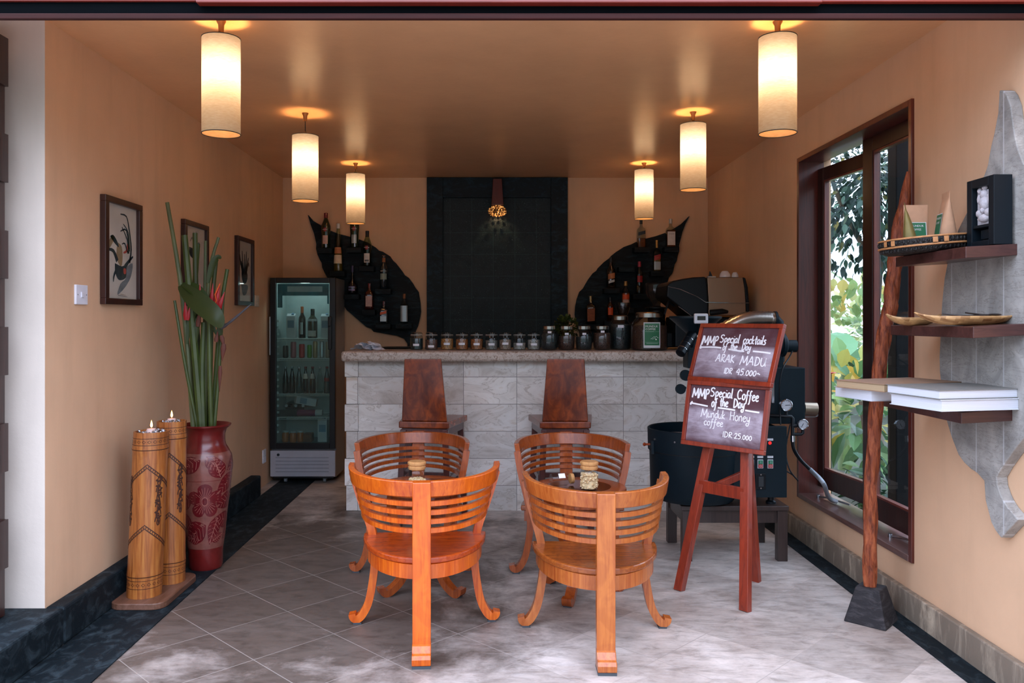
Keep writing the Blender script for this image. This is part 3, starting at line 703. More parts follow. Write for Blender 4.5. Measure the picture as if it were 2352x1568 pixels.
LAMPS = [('front left', -1.26, 3.76, .0865, 2.355, 2.797, 'nearest cylinder pendant lamp on the left, by the near end of the left wall'),
         ('mid left', -1.262, 5.45, .0865, 2.29, 2.727, 'left row cylinder pendant lamp hanging above the framed prints, second from the front'),
         ('back left', -1.221, 7.20, .083, 2.345, 2.78, 'left row cylinder pendant lamp over the bottle wing shelf by the fridge'),
         ('front right', 1.32, 3.77, .085, 2.36, 2.805, 'nearest cylinder pendant lamp on the right, by the window'),
         ('mid right', 1.334, 5.42, .0845, 2.36, 2.797, 'right row cylinder pendant lamp with a brighter upper half, second from the front'),
         ('back right', 1.335, 7.19, .083, 2.385, 2.815, 'right row cylinder pendant lamp over the bottle wing shelf by the coffee machine')]
for nm, x, y, r, z0, z1, lab in LAMPS:
    t = thing('pendant_lamp', lab, 'pendant lamp', (x, y, ZC), 0, 'cylinder pendant lamps')
    a, b = z0-ZC, z1-ZC
    mb = MB(); mb.lathe([(r, a), (r, b)], n=48, cap=False); mb.build('lamp_shade', M_shade, t, True)
    for z in (a, b):
        mb = MB(); mb.tube([(r*cos(2*pi*i/40), r*sin(2*pi*i/40), z) for i in range(41)], .0022, 6, False); mb.build('shade_ring', M_wire, t, True)
    mb = MB()
    for k in range(3): mb.tube([(.012*cos(k*2.094), .012*sin(k*2.094), b), (r*cos(k*2.094), r*sin(k*2.094), b)], .0016, 5)
    mb.build('shade_spider', M_wire, t)
    mb = MB(); mb.lathe([(0, b+.028), (.009, b+.028), (.018, b+.018), (.02, b), (.02, b-.03), (0, b-.03)], n=20, cap=False); mb.build('lamp_holder', M_blk, t, True)
    mb = MB(); mb.tube([(0, 0, b+.026), (0, 0, -.05)], .003, 6); mb.build('cord', M_blk, t, True)
    mb = MB(); mb.lathe([(.0, -.055), (.012, -.055), (.014, -.02), (.022, -.004), (.022, 0), (0, 0)], n=16, cap=False); mb.build('ceiling_rose', M_brass, t, True)
    mb = MB(); mb.lathe([(0, b-.03), (.013, b-.031), (.016, b-.05), (.028, b-.085), (.027, b-.105), (.015, b-.122), (0, b-.125)], n=20, cap=False); mb.build('bulb', M_bulb, t, True)
    ld = bpy.data.lights.new('bulb_light', 'POINT'); ld.energy = LAMP_W; ld.color = (1.0, .58, .25); ld.shadow_soft_size = .055
    lo = bpy.data.objects.new('bulb_light', ld); C.objects.link(lo); lo.parent = t; lo.location = (0, 0, b-.165)
def bead_mat():
    m, t, o = nt('lit_glass_bead'); b = pbsdf(t, o, hexc('#8a5a30'), .08, 0, .8); b.inputs['Emission Color'].default_value = hexc('#ffb060')
    g = node(t, 'ShaderNodeNewGeometry'); t.links.new(ramp(t, g.outputs['Random Per Island'], [(.45, (.02, .02, .02, 1)), (1, (1, 1, 1, 1))]), b.inputs['Emission Strength']); return m
# wall lamp above the stone panel
t = thing('wall_lamp', 'tapered red wood wall lamp with bead globe on stone panel', 'wall lamp', (.04, YB-.05, 2.62))
mb = MB(); mb.hexa([(-.058, -.14, -.03), (.058, -.14, -.03), (.058, -.02, -.03), (-.058, -.02, -.03), (-.042, -.11, .225), (.042, -.11, .225), (.042, 0, .225), (-.042, 0, .225)])
mb.build('lamp_body', wood('lamp_red_wood', '#3a1712', '#6b2c22', .4, (40, 40, 4), .2), t, bevel=.004)
mb = MB(); rb = random.Random(2)
for i in range(7):
    ph = pi*(i+.8)/8.2
    for k in range(max(4, int(20*sin(ph)))):
        th = 2*pi*k/max(4, int(20*sin(ph)))+i*.3
        mb.ico(Vector((.085*sin(ph)*cos(th), -.08+.07*sin(ph)*sin(th), -.085+.05*cos(ph))), .0085, 1)
mb.build('bead_globe', bead_mat(), t, True)['kind'] = 'stuff'
ld = bpy.data.lights.new('bead_light', 'SPOT'); ld.energy = 26.0; ld.spot_size = R(95); ld.spot_blend = .6; ld.color = (1, .62, .32); ld.shadow_soft_size = .01
lo = bpy.data.objects.new('bead_light', ld); C.objects.link(lo); lo.parent = t; lo.location = (0, -.10, -.028); lo.rotation_euler = (R(14), 0, 0)
# ============================================================ left side: candles, vase, pictures, switches
M_walnut = wood('dark_frame_wood', '#200d0b', '#3f1b15', .4, (50, 50, 4), .3)
sl = thing('candle_board', 'rounded dark wooden board under the two bamboo candle holders', 'board', (-1.838, 4.42, .006))
mb = MB(); pl = []
for cx, cy, a0 in ((.075, .19, 0), (-.075, .19, 90), (-.075, -.19, 180), (.075, -.19, 270)):
    for k in range(7): a = R(a0+15*k); pl.append((cx+.07*cos(a), cy+.07*sin(a)))
mb.prism(pl, lambda p: (p[0], p[1], 0), lambda p: (p[0], p[1], .034)); mb.build('board_top', wood('board_wood', '#54331f', '#7d5848', .5, (40, 5, 40), .1), sl, bevel=.005)
def bamboo_mat():
    m, t, o = nt('burnt_bamboo'); b = pbsdf(t, o, None, .35, 0, .5, .2)
    n = noise(t, coords(t, (60, 60, 3)), 1.0, 5, .6, .3); n2 = noise(t, coords(t, (6, 6, 5)), 1.4, 4, .6)
    c = ramp(t, n, [(.3, hexc('#6e3815')), (.5, hexc('#9e5c2a')), (.7, hexc('#b5783a'))])
    c = mix(t, math_(t, 'MULTIPLY', ramp(t, n2, [(.58, (0, 0, 0, 1)), (.78, (1, 1, 1, 1))]), .6), c, hexc('#6b3a18'))
    t.links.new(c, b.inputs['Base Color']); return m
M_bam = bamboo_mat(); M_burn = flat('burnt_pattern', '#3a1c0e', .6); M_foil = flat('crumpled_foil', '#b9bcc4', .25, .9, .2, 20, .6, 60)
M_wax = flat('pink_wax', '#e8c9c4', .5); M_flame = glow('candle_flame', '#ffb56a', 7.)
def bamboo(label, base, top, r0, r1, seed):
    t = thing('bamboo_candle_holder', label, 'candle holder', base, 0, 'bamboo candle holders')
    H = top[2]-base[2]; dx, dy = top[0]-base[0], top[1]-base[1]
    def ax(z): k = z/H; return Vector((dx*k, dy*k, z))
    def rad(z):
        k = z/H; r = r0+(r1-r0)*k
        for zn in (.135*H, .905*H): r += .004*math.exp(-((z-zn)/.012)**2)
        return r
    def on(a, z, e=.0012): v = ax(z); return v+Vector((cos(a), sin(a), 0))*(rad(z)+e)
    mb = MB(); zs = [0]+[H*i/40 for i in range(1, 41)]
    rs = [[on(2*pi*j/36, z, 0) for j in range(36)] for z in zs]
    rs += [[ax(H)+Vector((cos(2*pi*j/36), sin(2*pi*j/36), 0))*(rad(H)-.009) for j in range(36)], [ax(H-.03)+Vector((cos(2*pi*j/36), sin(2*pi*j/36), 0))*(rad(H)-.009) for j in range(36)]]
    mb.rings(rs); mb.build('bamboo_tube', M_bam, t, True)
    mb = MB()
    def rib(pts, w): # pts of (angle, z)
        q = []
        for i, (a, z) in enumerate(pts):
            a2, z2 = pts[min(i+1, len(pts)-1)]; a1, z1 = pts[max(i-1, 0)]
            d = Vector(((a2-a1)*r0, z2-z1)); d = d.normalized() if d.length else Vector((1, 0)); nx, nz = -d.y*w/2, d.x*w/2
            q.append([on(a+nx/r0, z+nz), on(a-nx/r0, z-nz)])
        mb.rings([[p[0], p[1]] for p in q], False, False)
    A = [2*pi*i/60 for i in range(61)]
    for zf, w in ((.895, .004), (.925, .0025), (.965, .0025), (.13, .004), (.108, .0025), (.06, .0025)): rib([(a, H*zf) for a in A], w)
    for z0 in (.945, .084):
        for i in range(20): c0 = 2*pi*i/20; rib([(c0-.1, H*z0), (c0, H*z0+.008), (c0+.1, H*z0), (c0, H*z0-.008), (c0-.1, H*z0)], .0022)
    for zp in (.80, .435):
        for off in (-.009, .009):
            for k in range(2):
                c0 = -pi/2+.25+k*pi; L = pi/2
                rib([(c0-L+L*j/12, H*zp-.12+off+.12*j/12) for j in range(13)]+[(c0+L*j/12, H*zp+off-.12*j/12) for j in range(1, 13)], .005)
        for k in range(2):
            c0 = -pi/2+.25+k*pi; L = pi/2
            for j in range(26): a = c0-L+2*L*j/25; zz = H*zp-.12*abs(a-c0)/L; rib([(a, zz-.004), (a+.03, zz+.004)], .004)
    mb.build('burnt_band', M_burn, t); mb = MB()
    rn = random.Random(seed)
    for a0 in (-pi/2+1.0, -pi/2-.85, pi/2+.2):
        for zc, s in ((.70, 1), (.64, -1), (.60, 1), (.55, -1), (.50, 1), (.46, -1)):
            sp = [(a0+s*.10*(1-k/16)*cos(k*.55)*1.9, H*zc+.036*(1-k/18)*sin(k*.55)) for k in range(16)]
            rib(smooth_flat(sp), .006)
        rib([(a0+.09*sin(k*.7), H*(.74-.30*k/20)) for k in range(21)], .008)
        for k in range(9): zz = H*(.70-.028*k); rib([(a0, zz), (a0+.22*rn.choice((-1, 1)), zz+rn.uniform(.0, .02))], .010)
    mb.build('burnt_scroll', M_burn, t)
    mb = MB(); mb.lathe([(0, 0), (rad(H)-.0095, 0), (rad(H)-.0095, .012), (0, .012)], tuple(ax(H-.022)), 30, cap=False)
    mb.build('foil_bed', M_foil, t)
    mb = MB()
    for i in range(26):
        a, rr = rn.uniform(0, 6.28), rn.uniform(.3, .9)*(rad(H)-.016)
        mb.ico(ax(H-.006)+Vector((rr*cos(a), rr*sin(a), rn.uniform(-.004, .008))), rn.uniform(.008, .014), 1, (1.2, .8, .6), Matrix.Rotation(rn.uniform(0, 3), 4, (rn.random(), rn.random(), rn.random())))
    mb.build('crumpled_foil', M_foil, t)
    mb = MB(); mb.lathe([(0, 0), (.024, 0), (.022, .02), (0, .022)], tuple(ax(H-.008)), 16, cap=False); c = mb.build('candle', M_wax, t, True)
    mb = MB(); mb.lathe([(0, 0), (.005, .006), (.0065, .014), (.004, .028), (0, .042)], tuple(ax(H+.017)), 12, cap=False); mb.build('flame', M_flame, c, True)
def smooth_flat(p): return [(v.x, v.y) for v in smooth_path([(a, b, 0) for a, b in p], 3)]
bamboo('front bamboo candle holder, the one standing nearest the viewer', (-1.853, 4.31, .0405), (-1.815, 4.31, .905), .088, .088, 1)
bamboo('rear bamboo candle holder, half hidden beside the red vase', (-1.80, 4.53, .0405), (-1.80, 4.545, .93), .077, .079, 2)

# red vase
def vase_mat(name, col):
    m, t, o = nt(name); b = pbsdf(t, o, None, .28, 0, .5, .3)
    n = noise(t, coords(t), 12, 5, .65); c = hexc(col)
    t.links.new(ramp(t, n, [(.3, shade(c, .72)), (.7, shade(c, 1.18))]), b.inputs['Base Color']); return m
va = thing('red_floor_vase', 'tall red terracotta vase carved with flowers by the left wall', 'vase', (-1.735, 4.90, .006))
VP = [(.0, 0), (.092, 0), (.098, .012), (.100, .10), (.106, .16), (.128, .36), (.150, .54), (.156, .62), (.150, .675), (.130, .715), (.118, .735), (.112, .76), (.112, .80), (.122, .832), (.146, .852), (.148, .860), (.140, .862), (.112, .83), (.104, .79), (.104, .70)]
mb = MB(); mb.lathe(VP, n=48, cap=False); mb.build('vase_body', vase_mat('red_vase_glaze', '#6a1a18'), va, True)
def vr(z):
    p = VP[1:13]
    for (r0, z0), (r1, z1) in zip(p, p[1:]):
        if z0 <= z <= z1: return r0+(r1-r0)*((z-z0)/(z1-z0) if z1 > z0 else 0)
    return .11
def von(a, z, e): r = vr(z)+e; return (r*cos(a), r*sin(a), z)
def vpatch(mb, poly, e):
    """flat motif wrapped on the vase; poly around its centre, in (angle, height)"""
    cx = sum(p[0] for p in poly)/len(poly); cz = sum(p[1] for p in poly)/len(poly); rows = []
    for k in (0.02, .35, .7, 1.): rows.append([von(cx+(a-cx)*k, cz+(z-cz)*k, e) for a, z in poly])
    mb.rings(rows, False)
mb = MB(); A = [2*pi*i/48 for i in range(49)]
mb.rings([[von(a, z, .0006) for a in A[:-1]] for z in (.13, .2, .28, .36, .44, .52, .58, .62, .65, .675, .70)], False)
mb.build('carved_ground', vase_mat('carved_clay', '#7e4a40'), va, True)
M_motif = vase_mat('motif_red', '#62141a'); M_line = flat('motif_line', '#a2655a', .5)
mb = MB(); ml = MB()
def vline(pts, w=.003):
    q = []
    for i, (a, z) in enumerate(pts):
        a2, z2 = pts[min(i+1, len(pts)-1)]; a1, z1 = pts[max(i-1, 0)]
        d = Vector(((a2-a1)*.13, z2-z1)); d = d.normalized() if d.length else Vector((1, 0))
        q.append([von(a-d.y*w/2/.13, z+d.x*w/2, .0030), von(a+d.y*w/2/.13, z-d.x*w/2, .0030)])
    ml.rings(q, False, False)
def vleaf(a, z, ang, L, Wd):
    pts = []
    for k in range(9):
        u = k/8; pts.append((u*L, Wd*.5*sin(pi*u**.8)))
    pts += [(p[0], -p[1]) for p in pts[-2:0:-1]]
    f = lambda x, y: (a+(x*cos(ang)-y*sin(ang))/.14, z+x*sin(ang)+y*cos(ang))
    vpatch(mb, [f(*p) for p in pts], .0018)
    vline([f(L*.05, 0), f(L*.5, 0), f(L*.95, 0)])
    for k in range(1, 7):
        u = k/7.5
        for s in (-1, 1): vline([f(L*u, 0), f(L*min(u+.14, .98), s*Wd*.42*sin(pi*min(u+.14, .98)**.8))], .0018)
def vflower(a, z, r):
    pts = []
    for k in range(40):
        th = 2*pi*k/40; q = r*(.62+.38*abs(cos(2.5*th))**.6); pts.append((a+q*cos(th+.3)/.14, z+q*sin(th+.3)))
    vpatch(mb, pts, .0018)
    for k in range(30):
        th = 2*pi*k/30+.3; q = r*(.5+.3*abs(cos(2.5*(th-.3)))**.6); vline([(a+.2*r*cos(th)/.14, z+.2*r*sin(th)), (a+q*cos(th)/.14, z+q*sin(th))], .0018)
    vline([(a+.16*r*cos(k*.45)/.14, z+.24*r*sin(k*.45)) for k in range(15)], .003)
for off in (0, 2*pi/3, 4*pi/3):
    c0 = -pi/2+.30+off
    vflower(c0, .42, .105)
    for a, z, an, L, w in ((-.15, .60, 3.6, .15, .09), (.62, .50, 1.9, .13, .09), (.05, .62, -.9, .12, .07), (-.72, .52, 3.9, .16, .085), (-.55, .40, 3.5, .15, .09), (-.6, .26, 2.9, .14, .09), (.05, .26, 3.7, .17, .12), (.62, .30, -1.9, .16, .08), (-.2, .18, 3.0, .11, .06), (.35, .17, .4, .09, .05)): vleaf(c0+a, .13+(z-.13)*1.14, an, L*1.1, w*1.12)
mb.build('carved_motif', M_motif, va, True); ml.build('carved_line', M_line, va)

# heliconia stems standing in the vase
hs = thing('heliconia_bunch', 'bunch of tall cut heliconia stems standing in the red vase', 'cut flowers', (-1.735, 4.90, .72))
O = Vector(hs.location)
M_stem = flat('green_stem', '#3d4a1e', .45, 0, .4, 6); M_stem2 = flat('olive_stem', '#5c6440', .5, 0, .3, 6)
M_hl = leafmat('heliconia_leaf', [(0, '#35421f'), (1, '#46522c')]); M_br = flat('red_bract', '#a5141c', .35, 0, .3, 8); M_bo = flat('orange_edge', '#d8571c', .4); M_brown = flat('dry_bract', '#5a2818', .6, 0, .3, 12)
STEMS = [((384, 465), (420, 690), (446, 1000), 4.86, .013, 1), ((424, 540), (440, 720), (462, 1000), 4.83, .019, 0), ((448, 535), (452, 760), (468, 1000), 4.95, .016, 0), ((401, 690), (424, 830), (450, 1000), 4.80, .009, 0),
         ((472, 553), (470, 800), (474, 1000), 4.98, .010, 1), ((502, 545), (478, 660), (470, 1000), 4.90, .010, 1), ((497, 592), (486, 720), (480, 1000), 4.93, .013, 0), ((522, 618), (506, 730), (486, 1000), 4.90, .012, 0),
         ((512, 690), (502, 860), (490, 1000), 4.86, .010, 0), ((468, 740), (464, 860), (468, 1000), 4.84, .016, 0), ((440, 700), (446, 860), (458, 1000), 4.90, .017, 0), ((454, 560), (446, 720), (456, 1000), 4.97, .016, 0), ((480, 720), (482, 880), (480, 1000), 4.80, .012, 0)]
def inv(p, Y): return P(p[0], p[1], Y)-O
for a, b_, c, Y, r, m in STEMS:
    base = inv(c, Y); base.x = max(-.07, min(.07, base.x)); base.y = max(-.06, min(.06, base.y))
    pts = smooth_path([inv(a, Y), inv(b_, Y), base, (base.x*.7, base.y*.6, -.1)], 5); n = len(pts)
    mb = MB(); mb.tube(pts, [r*(.95+.55*i/n) for i in range(n)], 8); mb.build('stem', M_stem2 if m else M_stem, hs, True)
mb = MB()
def big_leaf(mb, pts, w, n=Vector((.2, -.8, .5)), fold=.25):
    rs = []; p = smooth_path(pts, 5); k = len(p)
    for i, q in enumerate(p):
        u = i/(k-1); d = (p[min(i+1, k-1)]-p[max(i-1, 0)]).normalized(); s = d.cross(n).normalized(); nn = s.cross(d)
        ww = w*(sin(pi*min(1, .06+u*.93)))**.7
        rs.append([q-s*ww+nn*ww*fold, q-s*ww*.5+nn*ww*fold*.3, q, q+s*ww*.5+nn*ww*fold*.3, q+s*ww+nn*ww*fold])
    mb.rings(rs, False, False)
big_leaf(mb, [inv((416, 655), 4.80), inv((450, 690), 4.74), inv((490, 725), 4.70), inv((510, 752), 4.72)], .062)
mb.build('leaf', M_hl, hs, True)
mb = MB(); big_leaf(mb, [inv((418, 652), 4.82), inv((450, 668), 4.79), (inv((488, 712), 4.76))], .04, Vector((-.2, -.5, .8))); mb.build('leaf', leafmat('leaf_upper_side', [(0, '#33481f'), (1, '#3d5226')]), hs, True)
for pts, w in (([(478, 650), (488, 610), (500, 592), (508, 594)], .022), ([(430, 790), (436, 740), (452, 712), (466, 716), (484, 740), (500, 775)], .02), ([(506, 745), (504, 765), (500, 775)], .02), ([(446, 800), (452, 750), (460, 720)], .018)):
    mb = MB(); big_leaf(mb, [inv(p, 4.82) for p in pts], w); mb.build('leaf', M_hl, hs, True)
def bract(p, q, w, Y, mat=M_br):
    mb = MB(); a, b_ = inv(p, Y), inv(q, Y); d = b_-a
    mb.tube([a, a+d*.25, a+d*.6, b_], [w*.7, w, w*.6, .001], 8, True, .5); mb.build('bract', mat, hs, True)
for p, q, w in (((492, 715), (505, 648), .02), ((498, 718), (516, 670), .018), ((485, 705), (489, 650), .014), ((427, 735), (425, 690), .016), ((430, 735), (436, 705), .014), ((460, 690), (459, 650), .012), ((468, 690), (471, 665), .012), ((496, 748), (508, 735), .012)): bract(p, q, w, 4.80)
for p, q, w in (((508, 770), (516, 800), .015), ((514, 790), (510, 830), .018), ((506, 840), (504, 900), .013), ((484, 690), (490, 655), .014), ((454, 750), (460, 710), .016), ((496, 785), (500, 760), .014)): bract(p, q, w, 4.81, M_brown)
mb = MB(); mb.tube([inv((493, 700), 4.79), inv((497, 690), 4.785), inv((494, 676), 4.785), inv((505, 652), 4.79)], .004, 6); mb.build('bract_edge', M_bo, hs, True)
mb = MB(); mb.tube(smooth_path([inv((508, 752), 4.8), inv((530, 738), 4.78), inv((577, 698), 4.76)], 4), [.012]*3+[.008]*3+[.006, .005, .002], 7); mb.build('bract', flat('purple_grey_bract', '#4b4a50', .5), hs, True)

# three framed bird prints
def print_mat(name, seed):
    m, t, o = nt(name); b = pbsdf(t, o, None, .55, 0, .4)
    n = noise(t, coords(t), 4, 4); t.links.new(ramp(t, n, [(.35, hexc('#bdb8ae')), (.65, hexc('#cfcac0'))]), b.inputs['Base Color']); return m
M_paper = print_mat('aged_paper', 0); M_ink = flat('dark_teal_ink', '#1b2c33', .7, 0, .4, 30); M_tan = flat('tan_ink', '#8d7a5c', .7, 0, .2, 30); M_redi = flat('red_ink', '#a34038', .7); M_grey = flat('grey_ink', '#6d7478', .7, 0, .3, 40)
M_glz = glass('picture_glass', '#ffffff', .8, .03)
def framed(label, y0, y1, z0, z1, art):
    t = thing('framed_print', label, 'picture', (XL, (y0+y1)/2, (z0+z1)/2), 0, 'framed bird prints'); w, h = (y1-y0)/2, (z1-z0)/2; f = .042
    mb = MB(); mb.box(.0, .032, -w, w, h-f*.8, h); mb.box(.0, .032, -w, w, -h, -h+f*.8); mb.box(.0, .032, -w, -w+f, -h+f*.8, h-f*.8); mb.box(.0, .032, w-f, w, -h+f*.8, h-f*.8)
    mb.build('picture_frame', M_walnut, t, bevel=.003)
    mb = MB(); mb.box(.004, .012, -w+f-.002, w-f+.002, -h+f*.8-.002, h-f*.8+.002); mb.build('print', M_paper, t)
    W_, H_ = w-f, h-f*.8
    def mp(u, v, e): return (.0122+e, u*W_, v*H_)     # u from -1 near to 1 far
    layers = {}
    for kind, mat, pts, wd in art:
        mb = layers.setdefault(mat.name, (MB(), mat))[0]; e = .0003*(1+len(layers))
        if kind == 'f': mb.bm.faces.new([mb.bm.verts.new(mp(u, v, e)) for u, v in smooth_flat(pts+[pts[0]])[:-1]])
        else:
            p = smooth_flat(pts); q = []; k = len(p)
            for i, (u, v) in enumerate(p):
                a, b_ = p[max(0, i-1)], p[min(k-1, i+1)]; d = Vector(((b_[0]-a[0])*W_, (b_[1]-a[1])*H_)).normalized(); ww = wd*(1-.75*i/k)
                q.append([mp(u-d.y*ww/W_, v+d.x*ww/H_, e), mp(u+d.y*ww/W_, v-d.x*ww/H_, e)])
            mb.rings(q, False, False)
    for i, (mb, mat) in enumerate(layers.values()): mb.build('drawing', mat, t)
    mb = MB(); mb.box(.0155, .0175, -w+f-.002, w-f+.002, -h+f*.8-.002, h-f*.8+.002); mb.build('picture_glass', M_glz, t)
bird = [('f', M_tan, [(-.25, .2), (.0, .12), (.05, -.15), (-.05, -.3), (-.3, -.18), (-.34, .05)], 0), ('f', M_ink, [(-.75, .3), (-.55, .34), (-.3, .22), (-.2, .1), (-.4, .15), (-.6, .22)], 0), ('f', M_tan, [(-.8, .22), (-.62, .33), (-.5, .26), (-.78, .05)], 0),
        ('f', M_ink, [(-.45, -.25), (.0, -.3), (.3, -.25), (.42, -.42), (.2, -.56), (-.2, -.6), (-.42, -.45)], 0), ('f', M_redi, [(.1, -.34), (.26, -.34), (.26, -.45), (.12, -.45)], 0), ('f', M_grey, [(.3, -.3), (.72, -.2), (.6, -.5), (.2, -.75), (-.3, -.92), (-.1, -.68), (.25, -.55)], 0),
        ('s', M_ink, [(.5, -.2), (.62, .1), (.5, .5), (.3, .8), (-.1, .82)], .010), ('s', M_ink, [(.45, .0), (.35, .3), (.0, .55)], .008), ('s', M_ink, [(.5, .1), (.3, .5), (-.1, .45)], .008), ('s', M_ink, [(.5, .05), (.42, .45), (.1, .62)], .007), ('s', M_ink, [(.4, .0), (.2, .2), (-.0, .18)], .007),
        ('s', M_redi, [(.4, .2), (.3, .05), (.1, .0)], .012), ('s', M_ink, [(-.3, -.2), (-.55, .0), (-.9, .02)], .016), ('s', M_ink, [(-.3, -.35), (-.5, -.5), (-.55, -.65)], .012), ('s', M_ink, [(.2, -.3), (.5, -.15), (.75, -.05)], .014), ('s', M_tan, [(-.1, -.9), (.25, -.92)], .0016), ('s', M_grey, [(-.25, -.93), (.35, -.95)], .0018)]
plant2 = [('f', M_grey, [(-.2, .9), (.0, .75), (.1, .9), (.2, .7), (.1, .45), (-.15, .45)], 0), ('f', M_ink, [(-.6, .45), (-.2, .42), (.3, .35), (.25, .2), (-.2, .15), (-.55, .25)], 0), ('f', M_paper, [(.0, .15), (.25, .1), (.3, -.2), (.12, -.3), (.0, -.1)], 0), ('f', M_ink, [(.05, -.3), (.3, -.4), (.35, -.9), (.1, -.95), (.0, -.6)], 0), ('s', M_grey, [(.0, .5), (-.3, .7), (-.5, .6)], .012), ('s', M_grey, [(.1, .5), (.4, .6), (.5, .5)], .012)]
plant3 = [('f', M_ink, [(-.4, .1), (-.2, .0), (.2, .05), (.5, -.1), (.3, -.35), (-.1, -.4), (-.4, -.2)], 0), ('f', M_grey, [(-.5, -.45), (.5, -.45), (.35, -.7), (.0, -.8), (-.3, -.75)], 0)] + [('s', M_ink, [(x*.3, -.1), (x*.8, .3), (x, z)], .02) for x, z in ((-.7, .55), (-.35, .68), (0, .6), (.3, .7), (.6, .5), (-.6, .2), (.7, .2))]
framed('dark-framed bird print nearest the viewer, beside the light switch', 4.25, 4.70, 1.577, 2.154, bird)
framed('dark-framed print half hidden behind the heliconia stems', 5.35, 5.80, 1.585, 2.16, plant2)
framed('dark-framed print of black plumes, closest to the fridge', 6.46, 6.90, 1.61, 2.165, plant3)
# switches and sockets
M_sw = flat('white_switch_plastic', '#dfe0ea', .35); M_sw2 = flat('cream_socket_plastic', '#d8c6b0', .4)
def switch(name, label, cat, y, z, w, h, mat, kind):
    t = thing(name, label, cat, (XL, y, z))
    mb = MB(); mb.box(0, .012, -w/2, w/2, -h/2, h/2); mb.build('cover_plate', mat, t, bevel=.003)
    mb = MB()
    if kind: mb.box(.012, .017, -.012, .012, -.014, .014)
    else: mb.box(.012, .015, -.018, .018, -.03, -.004); mb.box(.012, .015, -.018, .018, .004, .03)
    mb.build('rocker' if kind else 'socket_face', mat, t, bevel=.002)
    mb = MB()
    for s in (-1, 1): mb.cyl((.012, s*w*.36, 0), (.0135, s*w*.36, 0), .003, n=10)
    mb.build('screw', M_steel, t)
switch('light_switch', 'white square light switch on the left wall near the viewer', 'switch', 4.045, 1.62, .115, .098, M_sw, True)
switch('wall_socket', 'small white socket beside the last framed print', 'socket', 7.05, 1.655, .11, .10, M_sw2, False)
switch('wall_socket', 'white socket low on the wall by the fridge plinth', 'socket', 7.28, .27, .09, .12, M_sw, False)

# ============================================================ chalkboard easel
M_ez = wood('easel_red_wood', '#5e1d12', '#96351d', .35, (40, 40, 4), .35)
def board_mat():
    m, t, o = nt('chalk_dusted_board'); b = pbsdf(t, o, None, .75, 0, .25)
    c = node(t, 'ShaderNodeTexCoord'); s = node(t, 'ShaderNodeSeparateXYZ'); t.links.new(c.outputs['Generated'], s.inputs[0])
    n = noise(t, coords(t, (5, 5, 9)), 1.3, 5, .6, .5); n2 = noise(t, coords(t, (9, 60, 160)), 1.6, 4, .7)
    e = ramp(t, s.outputs[2], [(.02, (.2, .2, .2, 1)), (.12, (.75, .75, .75, 1)), (.55, (1, 1, 1, 1)), (.66, (.12, .12, .12, 1))])
    f = math_(t, 'MULTIPLY', math_(t, 'MULTIPLY', ramp(t, n, [(.3, (.25, .25, .25, 1)), (.6, (1, 1, 1, 1))]), e), math_(t, 'ADD', math_(t, 'MULTIPLY', n2, .8), .35))
    t.links.new(mix(t, math_(t, 'MULTIPLY', f, .95, True), hexc('#46171b'), hexc('#cfc4d2')), b.inputs['Base Color']); return m
M_board = board_mat(); M_chalk = flat('chalk', '#f2f0f4', .9, 0, .05)
ea = thing('chalkboard_easel', 'red wooden easel with two handwritten chalkboards by the roaster', 'easel', (1.16, 4.33, 0))
EO = Vector(ea.location); yaw = -.877; eu = Vector((cos(yaw), sin(yaw), 0)); en = Vector((-sin(yaw), cos(yaw), 0))
apex = en*.25+Vector((0, 0, 1.40))
for s, nm in ((-1, (1.028, 4.49)), (1, (1.294, 4.17))):
    f = Vector((nm[0], nm[1], 0))-EO; top = f+(apex+eu*.05*s-f)*.80+en*.012
    mb = MB(); mb.sweep([f, top], eu, .020, .026); mb.build('front_leg', M_ez, ea, bevel=.003)
f = Vector((1.505, 4.64, 0))-EO; mb = MB(); mb.sweep([f, apex+en*.03], eu, .016, .022); mb.build('rear_leg', M_ez, ea, bevel=.003)
zc_ = .575
fl_ = [(Vector((a, b, 0))-EO)*(1-zc_/1.4)+(apex+eu*.05*s)*(zc_/1.4) for s, a, b in ((-1, 1.028, 4.49), (1, 1.294, 4.17))]
mb = MB(); mb.sweep([fl_[0], fl_[1]], (0, 0, 1), .012, .032); mb.build('crossbar', M_ez, ea, bevel=.002)
rl = f*(1-.64/1.4)+(apex+en*.03)*(.64/1.4)
mb = MB(); mb.sweep([fl_[0]*.72+fl_[1]*.28+Vector((0, 0, .0)), rl], (0, 0, 1), .011, .02); mb.build('crossbar', M_ez, ea, bevel=.002)
